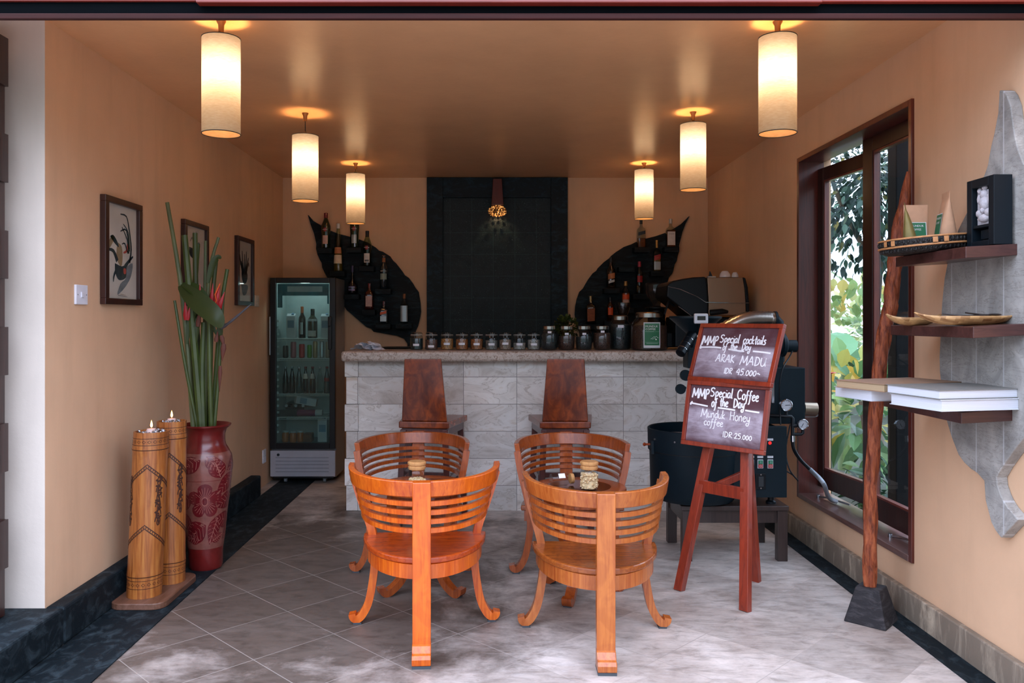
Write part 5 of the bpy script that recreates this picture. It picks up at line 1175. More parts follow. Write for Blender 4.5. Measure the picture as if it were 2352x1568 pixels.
def beans(label, loc, r, h, mat, zb=.006, cat='coffee beans', shape=None):
    mb = MB(); pr = shape or [(0, 0), (r, 0), (r, h), (0, h+.004)]
    mb.lathe(pr, n=28, cap=False); o = mb.build('jar_filling', mat, None, True); o.location = (loc[0], loc[1], loc[2]+zb); return tag(o, label, cat, 'fillings of the bar jars', 'stuff')
def tag_patch(par, r, z0, z1, half, mat, a0=-pi/2, name='label', e=.0015, n=10):
    mb = MB(); mb.lathe([(r+e, z0), (r+e, z1)], n=n, arc=(a0-half, a0+half), cap=False); return mb.build(name, mat, par, True)
def clip_jar(label, px, fill, lev, wh, blab):
    Y = 6.56; x = P(px, 0, Y).x; t = thing('clip_jar', label, 'jar', (x, Y, ZT), 0, 'small clip-top jars on the bar')
    r = .052
    mb = MB(); mb.lathe([(0, 0), (.045, 0), (r, .008), (r, .088), (.047, .105), (.041, .113), (.041, .119)], n=28, cap=False); mb.build('glass_body', M_jar, t, True)
    mb = MB(); mb.lathe([(.041, .1215), (.046, .1225), (.047, .131), (.043, .139), (.030, .143), (0, .143)], n=28, cap=False); mb.build('glass_lid', M_jar, t, True)
    mb = MB(); mb.lathe([(.038, .119), (.049, .119), (.049, .1223), (.038, .1223)], n=28, cap=False); mb.build('seal_ring', M_ring, t, True)
    mb = MB(); mb.tube([(.05*cos(a), .05*sin(a), .112) for a in [2*pi*i/24 for i in range(25)]], .0014, 5, False)
    for s in (-1, 1): mb.tube([(s*.012, -.05, .112), (s*.013, -.054, .098), (s*.013, -.053, .125), (s*.006, -.045, .140)], .0014, 5)
    mb.tube([(-.013, -.054, .098), (0, -.056, .093), (.013, -.054, .098)], .0014, 5); mb.build('wire_clip', M_steel, t)
    tag_patch(t, r, wh, wh+.018, .48, M_tag)
    beans(blab, (x, Y, ZT), .0485, lev, BM[fill])
JB = [(957, 'green', .085, .032), (991, 'brown', .075, .020), (1027, 'orange', .083, .04), (1061, 'rust', .08, .04), (1095, 'rust', .08, .038), (1129, 'grey', .07, .036), (1160.5, 'mixed', .075, .042), (1193, 'pale', .05, .036), (1226, 'pale', .075, .036)]
CN = ['filled with dark leaves, first in the row from the fridge', 'with dark brown powder, second in the row from the fridge', 'with amber grain, the brightest filling in the row', 'with rust-coloured grain, right after the amber one', 'with rust-coloured grain, fifth from the fridge', 'with dark grey grain, sixth from the fridge', 'with mixed grey-brown grain, seventh from the fridge', 'the emptiest of the small clip-top jars', 'with pale grey grain, last small one before the steel-lidded jars']
for (px, f, lv, wh), c in zip(JB, CN): clip_jar('small clip-top jar '+c, px, f, lv, wh, 'filling of the clip-top jar '+c)
def lid_jar(label, blab, px, wpx, htop, fill, lev, Y=6.58, wh=.10, sz=(.03, .016)):
    x = P(px, 0, Y).x; r = wpx*Y/F/2; h = htop; t = thing('screw_lid_jar', label, 'jar', (x, Y, ZT), 0, 'steel-lidded jars on the bar')
    mb = MB(); mb.lathe([(0, 0), (r*.82, 0), (r*.94, .012), (r, h*.35), (r*.96, h*.62), (r*.80, h*.78), (r*.72, h*.82), (r*.72, h*.87)], n=32, cap=False); mb.build('glass_body', M_jar, t, True)
    mb = MB(); mb.lathe([(r*.74, h*.86), (r*.78, h*.865), (r*.78, h*.985), (r*.74, h), (0, h)], n=32, cap=False); mb.build('jar_lid', M_stl2, t, True)
    tag_patch(t, r*.97, wh, wh+sz[1], sz[0]/2/r, M_tag, -pi/2-.05)
    q = .93; beans(blab, (x, Y, ZT), r, 0, BM[fill], .006, shape=[(0, 0), (r*.80*q, 0), (r*.94*q, .012), (r*q, min(lev, h*.35)), (r*.96*q, lev), (0, lev+.003)])
for px, wp, f, lv, nm, wh in ((1262, 39, 'black', .125, 'standing first after the small clip-top jars', .135), (1301, 40, 'darkbrown', .105, 'in front of the small green plant', .122), (1341, 40, 'black', .10, 'right of the one before the green plant', .122), (1382.5, 42, 'darkbrown', .13, 'beside the tall narrow jar', .14)):
    lid_jar('steel-lidded jar of dark coffee beans '+nm, 'dark coffee beans in the steel-lidded jar '+nm, px, wp, .193, f, lv, 6.52, wh=wh)
def cookie_jar(name, label, blab, px, Y, r, h, lev, fill):
    x = P(px, 0, Y).x; t = thing(name, label, 'jar', (x, Y, ZT)); 
    mb = MB(); mb.lathe([(0, 0), (r*.93, 0), (r, .012), (r, h*.62), (r*.94, h*.70), (r*.72, h*.80), (r*.68, h*.83)], n=36, cap=False); mb.build('glass_body', M_jar, t, True)
    mb = MB(); mb.lathe([(r*.69, h*.825), (r*.72, h*.83), (r*.72, h*.93), (r*.68, h*.945), (r*.62, h*.96), (0, h*.97)], n=36, cap=False); mb.build('jar_lid', M_stl2, t, True)
    beans(blab, (x, Y, ZT), r, 0, BM[fill], .006, shape=[(0, 0), (r*.90, 0), (r*.95, .012), (r*.95, lev), (0, lev+.004)]); return t
tj = cookie_jar('tall_jar', 'tall steel-lidded jar of black beans left of the big labelled jar', 'black coffee beans in the tall jar', 1424, 6.625, .0915, .29, .20, 'black'); tag_patch(tj, .0915, .178, .200, .26, M_tag, -pi/2-.08)
bj = cookie_jar('large_coffee_jar', 'largest glass coffee jar with a green printed label on the bar', 'dark coffee beans in the largest jar', 1490.5, 6.50, .148, .315, .19, 'darkbrown')
lbw = .42; a0 = -pi/2-.02
M_grn = flat('green_coffee_label', '#1f6a43', .5, 0, .05)
tag_patch(bj, .148, .022, .222, lbw+.03, flat('label_white_border', '#d6dade', .5, 0, .03), a0, 'label_border', .0012, 16)
gl_ = tag_patch(bj, .148, .042, .214, lbw-.02, M_grn, a0, 'green_label', .0020, 16)
def jar_fn(z0, x0=-.052):
    def fn(x, z): a = a0+(x+x0)/.148; return (.1507*cos(a), .1507*sin(a), z0+z)
    return fn
mb = MB(); print_text(mb, 'MUNDUK', .0225, jar_fn(.183), 'LEFT'); print_text(mb, 'COFFEE', .0225, jar_fn(.161), 'LEFT'); mb.build('lettering', T_white, gl_)
mb = MB(); f0 = jar_fn(0., 0)
g0 = lambda u, v, h: tuple(Vector((f0(u, v)[0]*(1+h), f0(u, v)[1]*(1+h), f0(u, v)[2])))
for (xa, xb), zz, wd in (((-.052, .016), .1495, .0024), ((-.053, .053), .0665, .0012), ((-.044, .046), .058, .0026)): ribbon(mb, [Vector((xa+(xb-xa)*i/8, zz, 0)) for i in range(9)], wd, g0)
for pts in ([(-.058, .149), (-.058, .206)], [(.058, .149), (.058, .206)], [(-.058+.116*i/8, .206) for i in range(9)], [(.02+.038*i/4, .149) for i in range(5)]): ribbon(mb, [Vector((a, b, 0)) for a, b in pts], .0009, g0)
mb.build('small_lettering', flat('pale_print', '#a9c7b5', .6), gl_)
mb = MB(); f_ = jar_fn(.0, 0); fr_ = lambda u, v, h: Vector(f_(u, v))*(1+h*.3)
for pts, wd in (([(-.012, .092), (.0, .098), (.014, .110), (.022, .106), (.032, .112), (.040, .106), (.050, .100)], .0022), ([(.0, .088), (.010, .094), (.020, .100), (.028, .094)], .0016)): ribbon(mb, smooth_path([(x, z, 0) for x, z in pts], 4), wd, lambda u, v, h: tuple(Vector((f_(u, v)[0]*(1+h), f_(u, v)[1]*(1+h), f_(u, v)[2]))))
for i in range(14): a = 2*pi*i/14
mb.bm.faces.new([mb.bm.verts.new(f_(.030+.007*cos(a), .088+.0045*sin(a))) for a in [2*pi*i/14 for i in range(14)]]); mb.build('mountain_logo', T_white, gl_)
# plant, paper
pl_ = thing('small_green_plant', 'small bushy green plant behind the steel-lidded jars', 'plant', (P(1300, 0, 6.80).x, 6.80, ZT))
mb = MB(); mb.lathe([(0, 0), (.06, 0), (.075, .1), (.066, .1), (.06, .09), (0, .09)], n=24, cap=False); mb.build('plant_pot', flat('dark_pot', '#22282a', .5), pl_, True)
crown((0, 0, .185), (.10, .09, .085), 320, .032, .026, random.Random(9), .3, .5).build('foliage', leafmat('moss_green_leaves', [(0, '#24300f'), (.6, '#3d4a1c'), (1, '#5c6630')]), pl_)
rn = random.Random(4); mb = MB()
for i in range(5):
    bmesh.ops.create_grid(mb.bm, x_segments=7, y_segments=7, size=.055, matrix=Matrix.Translation((-.07+.035*i, rn.uniform(-.02, .02), .032)) @ Matrix.Rotation(rn.uniform(-.6, .6), 4, 'X') @ Matrix.Rotation(rn.uniform(-.7, .7), 4, 'Y') @ Matrix.Rotation(rn.uniform(0, 3), 4, 'Z'))
for v in mb.bm.verts:
    k = mnoise.noise_vector(v.co*28); v.co += k*.022
    v.co.z = max(.0008, v.co.z*(1-.4*abs(v.co.x)/.11))
o = mb.build('crumpled_paper', flat('white_tissue', '#d3d3dc', .8, 0, .04)); o.location = P(845, 0, 6.55); o.location.z = ZT; sol = o.modifiers.new('t', 'SOLIDIFY'); sol.thickness = .0012
tag(o, 'crumpled white paper lying on the fridge end of the bar', 'paper')
mb = MB(); mb.lathe([(0, .0), (.11, .0), (.16, .006), (.165, .012), (.155, .01), (.11, .006), (0, .006)], n=36, cap=False); o = mb.build('dark_tray', flat('dark_round_tray', '#1a1a1c', .4), None, True); o.location = (P(912, 0, 6.86).x, 6.86, ZT); tag(o, 'flat dark round tray between the crumpled paper and the first jar', 'tray')
# ============================================================ espresso machine, grinder, cups
M_mblk = flat('machine_black', '#050c12', .4, 0, .1, 9, 0, 80, .28); M_tanp = flat('tan_reflection_metal', '#9a7d64', .38, .45, .06, 4); M_chrome = flat('chrome', '#c4c7cc', .12, 1., .03)  # tan colour paints the wall's reflection into the metal panel
em = thing('espresso_machine', 'black espresso machine with tan-reflecting side panel on the window end of the bar', 'coffee machine', (1.70, 6.40, ZT))
EY0, EY1 = 6.40, 6.86
def ep(px, py, Y=EY0): v = P(px, py, EY0); return Vector((v.x, Y, v.z))-Vector((1.70, 6.40, ZT))
def eslab(name, poly, mat, y0=EY0, y1=EY1, bv=.012):
    mb = MB(); mb.prism(poly, lambda p: ep(*p, y0), lambda p: ep(*p, y1)); return mb.build(name, mat, em, bevel=bv, seg=3)
eslab('front_housing', [(1531, 681), (1533, 656), (1537, 650), (1546, 645), (1568, 640), (1592, 636.5), (1621, 635), (1625, 655), (1627, 690), (1627, 726), (1586, 726), (1558, 702)], M_mblk)
eslab('side_panel', [(1625, 637), (1707, 637), (1712, 665), (1714, 700), (1714, 724), (1628, 724), (1628, 690)], M_tanp, EY0+.006, EY1-.006, .006)
eslab('rear_cap', [(1707, 636.5), (1712, 638), (1718, 660), (1721, 700), (1721, 724), (1715, 724), (1714, 690), (1711, 660)], M_mblk, EY0, EY1, .004)
eslab('base', [(1557, 728), (1718, 728), (1718, 798), (1557, 798)], M_mblk, EY0+.10, EY1, .01)
eslab('drip_tray', [(1533, 765), (1600, 765), (1600, 800), (1540, 800)], M_mblk, EY0+.22, EY1-.05, .008)
mb = MB(); mb.tube([ep(x, y, EY0-.002) for x, y in ((1534, 658), (1562, 664), (1601, 681), (1621, 694), (1660, 695), (1720, 695.5))], .0035, 6); mb.build('chrome_trim', M_chrome, em, True)
mb = MB(); mb.tube([ep(x, y, EY0-.002) for x, y in ((1558, 703), (1588, 725))], .003, 6); mb.build('chrome_trim', M_chrome, em, True)
mb = MB(); mb.tube(smooth_path([ep(1556, 702, EY0+.1), ep(1548, 697, EY0+.09), ep(1542, 692, EY0+.08), ep(1537, 700, EY0+.07), ep(1529, 722, EY0+.05)], 4), .008, 8); mb.build('steam_wand', M_mblk, em, True)
mb = MB(); mb.tube([ep(1628, 718, EY0-.04), ep(1655, 715, EY0-.05), ep(1668, 716, EY0-.04)], [.024, .022, .012], 10); mb.build('portafilter_handle', M_mblk, em, True)
def cup(label, px, r, h, Y):
    z = P(0, 636, EY0).z+.001; t = thing('espresso_cup', label, 'cup', (P(px, 0, Y).x, Y, z), 0, 'cups on the coffee machine')
    mb = MB(); mb.lathe([(0, h), (r*.55, h), (r*.6, h-.004), (r*.9, h*.55), (r, h*.2), (r, 0), (r*.94, 0), (r*.9, h*.3), (0, h*.6)], n=28, cap=False); mb.build('cup_body', flat('white_porcelain', '#dcd6d6', .2, 0, .03), t, True)
cup('larger white cup upside down on the coffee machine', 1665, .044, .050, 6.47); cup('smaller white cup upside down on the coffee machine', 1688, .028, .040, 6.47)
t = thing('paper_packet', 'small white and dark packet standing on the coffee machine', 'packet', (P(1633, 0, 6.5).x, 6.5, P(0, 636, EY0).z+.001)); mb = MB(); mb.box(-.03, .035, -.02, .02, 0, .009); mb.build('packet_base', B_white, t); mb = MB(); mb.hexa([(-.017, -.004, .0095), (.012, -.004, .0095), (.012, .004, .0095), (-.017, .004, .0095), (-.012, -.002, .05), (-.006, -.002, .05), (-.006, .002, .05), (-.012, .002, .05)]); mb.build('packet_tip', B_black, t)
gr = thing('coffee_grinder', 'black coffee grinder with clear conical bean hopper behind largest jar', 'grinder', (P(1508, 0, 6.98).x, 6.98, ZT))
gz = lambda y: P(0, y, 6.98).z-ZT
gk = 6.98/F
mb = MB(); mb.lathe([(24*gk, gz(654)), (24.2*gk, gz(668)), (21*gk, gz(680)), (14*gk, gz(691)), (9*gk, gz(697)), (8*gk, gz(702))], n=36, cap=False); mb.build('bean_hopper', glass('smoky_hopper', '#a8a6a6', 1.6, .08, .12, '#8d7f75'), gr, True)  # the haze paints a brownish reflection into the smoky hopper glass
mb = MB(); mb.lathe([(0, gz(650)), (24*gk, gz(650)), (25*gk, gz(651.5)), (25*gk, gz(653.5)), (0, gz(653.5))], n=36, cap=False); mb.build('hopper_lid', M_mblk, gr, True)
mb = MB(); mb.lathe([(0, gz(702)), (9*gk, gz(702)), (10*gk, gz(704)), (26*gk, gz(706)), (26*gk, gz(708)), (17*gk, gz(709)), (20*gk, gz(713)), (20*gk, gz(740)), (18*gk, gz(765)), (24*gk, .03), (25*gk, 0), (0, 0)], n=32, cap=False); mb.build('grinder_body', M_mblk, gr, True)
t = thing('drinking_glass', 'clear tapered glass standing on the lid of the tall jar', 'glass', (P(1431, 0, 6.625).x, 6.625, ZT+.29*.972))
mb = MB(); mb.lathe([(0, .004), (.034, .004), (.044, .03), (.053, .06), (.055, .10), (.0575, .10), (.0555, .06), (.047, .03), (.036, 0), (0, 0)], n=32, cap=False); mb.build('glass_body', glass('tumbler_glass', '#c8cccc', 1.6, .03), t, True)
# ============================================================ coffee roaster on its stand
M_rb = flat('roaster_black', '#071820', .5, .0, .15, 6, .04, 60, .22); M_stand = wood('stand_dark_wood', '#1c1413', '#3a2a26', .4, (40, 40, 4), .2)
st = thing('roaster_stand', 'low dark wooden table carrying the black coffee roaster', 'table', (1.50, 5.26, 0))
mb = MB(); mb.box(-.34, .325, -.25, .25, .315, .345); mb.build('table_top', M_stand, st, bevel=.004)
mb = MB(); mb.box(-.30, .29, -.222, -.20, .235, .3148); mb.box(-.30, .29, .20, .222, .235, .3148); mb.box(-.32, -.298, -.2, .2, .235, .3148); mb.box(.288, .31, -.2, .2, .235, .3148); mb.build('apron', M_stand, st)
for x in (-.30, .29):
    for y in (-.215, .205): mb = MB(); mb.box(x-.031, x+.031, y-.025, y+.03, 0, .3146); mb.build('leg', M_stand, st, bevel=.003)
ro = thing('coffee_roaster', 'black coffee roaster with round cooling bin, gauges and switches', 'coffee roaster', (1.50, 5.26, .346))
RO = Vector(ro.location)
def rp(px, py, Y): return P(px, py, Y)-RO
def rbox(name, x0, x1, y0, y1, z0, z1, mat=None, bv=.004): mb = MB(); mb.box(x0-RO.x, x1-RO.x, y0-RO.y, y1-RO.y, z0-RO.z, z1-RO.z); return mb.build(name, mat or M_rb, ro, bevel=bv)
cx, cy = 1.282-RO.x, 5.20-RO.y
mb = MB(); mb.lathe([(0, .012), (.245, .012), (.272, .05), (.278, .32), (.0, .32)], (cx, cy, 0), 56, cap=False); mb.build('cooling_bin', M_rb, ro, True)
mb = MB(); mb.lathe([(.280, .318), (.287, .32), (.290, .455), (.284, .46), (.278, .455), (.275, .33), (0, .33)], (cx, cy, 0), 56, cap=False); mb.build('bin_rim', M_rb, ro, True)
mb = MB(); mb.cyl((cx-.24, cy, .425), (cx+.24, cy, .425), .006); mb.cyl((cx, cy, .33), (cx, cy, .45), .02); mb.build('stirring_arm', M_steel, ro, True)
mb = MB(); mb.lathe([(.279, .322), (.2815, .322), (.2815, .314), (.279, .314)], (cx, cy, 0), 56, cap=False); mb.build('bin_seam', flat('seam_black', '#04070a', .6), ro)
mb = MB()
for a in (-2.75, -2.2, -1.75): mb.cyl((cx+.286*cos(a), cy+.286*sin(a), .40), (cx+.295*cos(a), cy+.295*sin(a), .40), .006, n=10)
mb.build('rivet', M_steel, ro)
k = rp(1500, 1020, 5.12); mb = MB(); mb.tube([k+Vector((-.02, 0, 0)), k+Vector((-.045, 0, .0)), k+Vector((-.056, 0, 0)), k+Vector((-.064, 0, 0))], [.007, .007, .013, .006], 12); kn = mb.build('bin_latch', wood('latch_red_wood', '#5a1f10', '#99431f', .3), ro, True)
mb = MB(); mb.box(k.x-.012, k.x+.004, k.y-.012, k.y+.012, k.z-.06, k.z+.022); mb.build('latch_plate', M_rb, ro)
rbox('chassis', 1.40, 1.80, 5.06, 5.46, .42, .82)
rbox('switch_panel', 1.485, 1.816, 5.02, 5.0585, .395, .835, None, .003)
for x in (1.45, 1.74):
    for y in (5.09, 5.42): mb = MB(); mb.lathe([(0, 0), (.032, 0), (.032, .012), (.02, .02), (.02, .078), (0, .078)], (x-RO.x, y-RO.y, 0), 18, cap=False); mb.build('rubber_foot', M_mblk, ro, True)
# panel fittings
def onp(px, py): v = P(px, py, 5.02); return v-RO
M_lampr = glow('red_pilot_light', '#ff2a2a', 1.6); M_gsw = flat('green_switch', '#2f7a5a', .4, 0, .05); M_rsw = flat('red_switch', '#b03a3a', .4, 0, .05); M_plw = flat('pale_plate', '#c4c6cc', .4, 0, .04)
for px, py in ((1769, 1009), (1725, 1049), (1746, 1049), (1769, 1049)):
    v = onp(px, py); mb = MB(); mb.box(v.x-.018, v.x+.018, v.y-.003, v.y, v.z-.0065, v.z+.0065); mb.build('name_plate', M_plw, ro)
v = onp(1768.5, 1017); mb = MB(); mb.lathe([(0, .008), (.008, .006), (.010, 0), (0, 0)], n=16, cap=False); mb.xf(Matrix.Translation(v) @ Matrix.Rotation(pi/2, 4, 'X')); mb.build('pilot_light', M_lampr, ro, True)
for px in (1725, 1746, 1769):
    v = onp(px, 1065); s_ = bpy.data.objects.new('rocker_switch', None); C.objects.link(s_); s_.parent = ro; s_.location = v
    mb = MB(); mb.box(-.018, .018, -.005, 0, -.028, .028); mb.build('switch_bezel', M_plw, s_, bevel=.004)
    mb = MB(); mb.box(-.0135, .0135, -.012, -.0051, .0, .0235); mb.build('green_key', M_gsw, s_, bevel=.002); mb = MB(); mb.box(-.0135, .0135, -.010, -.0051, -.0235, -.0005); mb.build('red_key', M_rsw, s_, bevel=.002)
    mb = MB(); mb.box(-.001, .001, -.0126, -.0121, .006, .018); mb.tube([(.006*cos(a), -.0104, -.012+.006*sin(a)) for a in [2*pi*i/16 for i in range(17)]], .0009, 5, False); mb.build('switch_mark', M_plw, s_)
v = onp(1747, 1105); mb = MB(); mb.box(v.x-.031, v.x+.031, v.y-.006, v.y, v.z-.05, v.z+.05); mb.build('socket_plate', M_mblk, ro, bevel=.003)
mb = MB(); mb.box(v.x-.016, v.x+.016, v.y-.010, v.y-.006, v.z-.032, v.z+.03); mb.build('socket_face', flat('dark_grey_plastic', '#242a2e', .4), ro, bevel=.002)
mb = MB(); [mb.cyl((v.x, v.y-.0065, v.z+s*.042), (v.x, v.y-.009, v.z+s*.042), .004, n=10) for s in (-1, 1)]; mb.build('screw', M_steel, ro)
v = rp(1667, 1050, 5.03); mb = MB(); mb.cyl(v, v+Vector((-.008, -.03, 0)), .016); mb.build('control_knob', flat('red_knob', '#8f1f26', .35), ro, True); mb = MB(); mb.cyl(v+Vector((.016, .02, 0)), v+Vector((.012, -.02, 0)), .015); mb.build('knob_collar', M_steel, ro, True)
# drum housing, tower and fan
rbox('drum_housing', 1.50, 1.975, 5.14, 5.46, .835, 1.19)
mb = MB(); mb.cyl((1.52-RO.x, 5.10-RO.y, 1.02-RO.z), (1.52-RO.x, 5.145-RO.y, 1.02-RO.z), .17, n=40); mb.build('drum_door', M_rb, ro, True)
v = rp(1774.5, 892, 5.135); mb = MB(); mb.box(v.x-.008, v.x+.008, v.y-.008, v.y+.004, v.z-.09, v.z+.09); mb.build('silver_strip', M_steel, ro)
mb = MB(); [mb.cyl((v.x, v.y-.008, v.z+z), (v.x, v.y-.012, v.z+z), .004, n=8) for z in (-.07, -.03, .06)]; mb.build('screw', M_steel, ro)
v = rp(1564, 893.5, 5.02); mb = MB(); mb.cyl(v, v+Vector((0, .022, 0)), .031, n=28); mb.cyl(v+Vector((0, .02, 0)), v+Vector((.05, .10, 0)), .009); mb.build('trier_handle', M_rb, ro, True)
v = rp(1576, 862, 5.05); mb = MB(); mb.cyl(v, v+Vector((0, .03, 0)), .034, n=28); mb.cyl(v+Vector((0, .03, 0)), v+Vector((.02, .09, 0)), .012); mb.build('damper_knob', M_rb, ro, True)
hc = rp(1597, 727, 5.30); mb = MB()
mb.lathe([(.165, .004), (.168, .002), (.168, -.010), (.158, -.018), (.05, -.115), (.048, -.14), (.055, -.145), (.055, -.30), (0, -.30)], tuple(hc), 40, cap=False); mb.lathe([(.165, .004), (.155, .0), (.05, -.10), (0, -.11)], tuple(hc), 40, cap=False); mb.build('bean_funnel', M_rb, ro, True)
mb = MB(); mb.lathe([(.049, -.118), (.056, -.12), (.056, -.132), (.049, -.134)], tuple(hc), 32, cap=False); mb.build('funnel_ring', M_chrome, ro, True)
a = rp(1590, 768, 5.26); b_ = rp(1562, 812, 5.16); d = (b_-a).normalized(); mb = MB(); mb.tube([a, a+d*.05, b_-d*.002, b_], [.034, .034, .031, .027], 24); mb.build('discharge_spout', M_mblk, ro, True)
mb = MB()
for q in (.30, .55, .80): c_ = a.lerp(b_, q); mb.tube([c_-d*.0018, c_+d*.0018], [.0345, .0345], 24)
mb.build('chrome_band', M_chrome, ro, True)
mb = MB(); mb.box(hc.x-.06, hc.x+.08, hc.y-.05, hc.y+.09, 1.18-RO.z, hc.z-.2); mb.build('tower', M_rb, ro, bevel=.006)
fc = rp(1797, 791, 5.26); mb = MB(); mb.cyl(fc+Vector((-.10, 0, 0)), fc+Vector((-.012, 0, 0)), .062, n=32); mb.cyl(fc+Vector((-.012, 0, 0)), fc+Vector((.008, 0, 0)), .082, .078, 36); mb.cyl(fc+Vector((.008, 0, 0)), fc+Vector((.026, 0, 0)), .078, .05, 36); mb.cyl(fc+Vector((.026, 0, -.01)), fc+Vector((.088, 0, -.01)), .040, n=28); mb.build('fan_motor', M_rb, ro, True)
mb = MB(); mb.box(fc.x-.03, fc.x+.0, fc.y-.02, fc.y+.02, 1.19-RO.z, fc.z-.07); mb.build('motor_bracket', M_rb, ro)
t0 = rp(1845, 938, 5.2); mb = MB(); mb.cyl(t0, t0+Vector((.082, 0, -.004)), .043, n=28); mb.build('burner_tube', flat('champagne_metal', '#9a8a78', .3, .9, .08), ro, True)
mb = MB(); mb.tube([t0+Vector((0, -.01, -.052)), t0+Vector((.07, -.01, -.052)), t0+Vector((.088, -.01, -.047)), t0+Vector((.089, -.01, -.035))], .0025, 6); mb.build('wire_hook', M_steel, ro, True)
# digital thermometer on the funnel
v = rp(1610, 731.5, 5.10); tm = bpy.data.objects.new('thermometer', None); C.objects.link(tm); tm.parent = ro; tm.location = v
mb = MB(); mb.box(-.044, .044, -.012, .012, -.032, .032); mb.build('thermometer_case', flat('white_plastic_case', '#b9bbc0', .4, 0, .03), tm, bevel=.008)
mb = MB(); mb.box(-.026, .026, -.0135, -.0118, -.010, .016); mb.build('display', flat('dark_lcd', '#131d1d', .2), tm)
mb = MB(); mb.tube([(0, .012, -.02), (.01, .08, -.06), (-.0, .15, -.09)], .006); mb.build('thermometer_clip', M_rb, tm)
# gas line with gauges
M_pipe = flat('black_pipe', '#161b20', .4, .4, .1)
GYp = 5.08
def gp(x, y, Y=GYp): return rp(x, y, Y)
mb = MB(); mb.tube([gp(1770, 954, 5.13), gp(1800, 955), gp(1817, 956), gp(1820.5, 960), gp(1820.5, 1008)], .011, 12); mb.build('gas_pipe', M_pipe, ro, True)
mb = MB(); mb.tube([gp(1820, 978), gp(1832, 976)], .013, 12); mb.tube([gp(1821, 997), gp(1840, 997), gp(1844, 994), gp(1844, 987)], .010, 12); mb.tube([gp(1806, 955), gp(1806, 945)], .009, 10); mb.build('pipe_fitting', M_pipe, ro, True)
M_dial = flat('gauge_dial', '#b9bcc2', .35, 0, .05)
for px, py, r, nm in ((1805.5, 930, .038, 'pressure_gauge'), (1843.5, 974, .034, 'pressure_gauge')):
    v = gp(px, py, GYp-.02); g = bpy.data.objects.new(nm, None); C.objects.link(g); g.parent = ro; g.location = v
    mb = MB(); mb.lathe([(r*.86, -.012), (r*.92, -.014), (r, -.010), (r, .018), (0, .018)], n=32, cap=False); mb.xf(Matrix.Rotation(-pi/2, 4, 'X')); mb.build('gauge_case', M_chrome, g, True)
    mb = MB(); mb.lathe([(0, 0), (r*.87, 0)], n=32, cap=False); mb.xf(Matrix.Translation((0, -.006, 0)) @ Matrix.Rotation(pi/2, 4, 'X')); mb.build('gauge_dial', M_dial, g)
    mb = MB()
    for i in range(9): a = -.7+4.54*i/8; ca, sa = cos(a), sin(a); mb.sweep([(ca*r*.62, -.0072, sa*r*.62), (ca*r*.78, -.0072, sa*r*.78)], (0, 1, 0), .0008, .0004)
    a = .05 if r > .036 else 4.2; mb.sweep([(-cos(a)*r*.2, -.0076, -sin(a)*r*.2), (cos(a)*r*.6, -.0076, sin(a)*r*.6)], (0, 1, 0), .0016, .0004); mb.build('gauge_needle', T_blk, g)
mb = MB(); mb.tube(smooth_path([gp(1820.5, 1004), gp(1823, 1030), gp(1838, 1055, 5.12), gp(1861, 1078, 5.2)], 6), .011, 12); mb.build('gas_hose', M_mblk, ro, True)
mb = MB(); mb.tube([gp(1820.5, 1000), gp(1820.8, 1014)], .014, 12); mb.build('hose_nut', M_chrome, ro, True)
e1 = rp(1861, 1078, 5.2); e2 = PX(1890, 1108, 2.03)-RO; e3 = Vector((2.14, 5.18, WZ0+T+.05))-RO; e4 = Vector((2.20, 5.20, WZ0+T+.018))-RO
mb = MB(); mb.tube(smooth_path([e1, e2, e3, e4], 8), .014, 14); mb.build('braided_hose', flat('braided_steel', '#a9b0b8', .35, .7, .25, 220, .5, 500), ro, True)
for pts in (((1820, 806, 5.2), (1812, 822, 5.18), (1798, 846, 5.12), (1791, 884, 5.1), (1791, 930, 5.1), (1793, 975, 5.06)), ((1815, 974, 5.06), (1806, 1020, 5.05), (1805, 1045, 5.04), (1814, 1079, 5.02), (1833, 1104, 5.05)), ((1805, 1081, 5.06), (1820, 1090, 5.04), (1833, 1104, 5.05))):
    mb = MB(); mb.tube(smooth_path([rp(*p) for p in pts], 5), .0045, 8); mb.build('cable', M_mblk, ro, True)
# ribbed exhaust duct
mb = MB(); q = smooth_path([rp(1640, 770, 5.36), rp(1690, 742, 5.36), rp(1720, 732, 5.36), rp(1760, 731, 5.36), rp(1779, 733, 5.36)], 10); n = len(q)
mb.tube(q, [.047+(.003 if i % 2 else -.002) for i in range(n)], 24); mb.build('ribbed_duct', flat('ribbed_aluminium', '#9c928a', .28, .95, .1), ro, True, angle=80)
mb = MB(); v = rp(1779, 733, 5.36); mb.tube([v-Vector((.004, 0, 0)), v+Vector((.012, 0, 0))], [.053, .053], 24); mb.tube([v+Vector((.008, 0, -.0)), v+Vector((.03, 0, -.02)), v+Vector((.035, 0, -.10)), v+Vector((.035, 0, -.28))], .03, 16); mb.build('duct_collar', M_rb, ro, True)

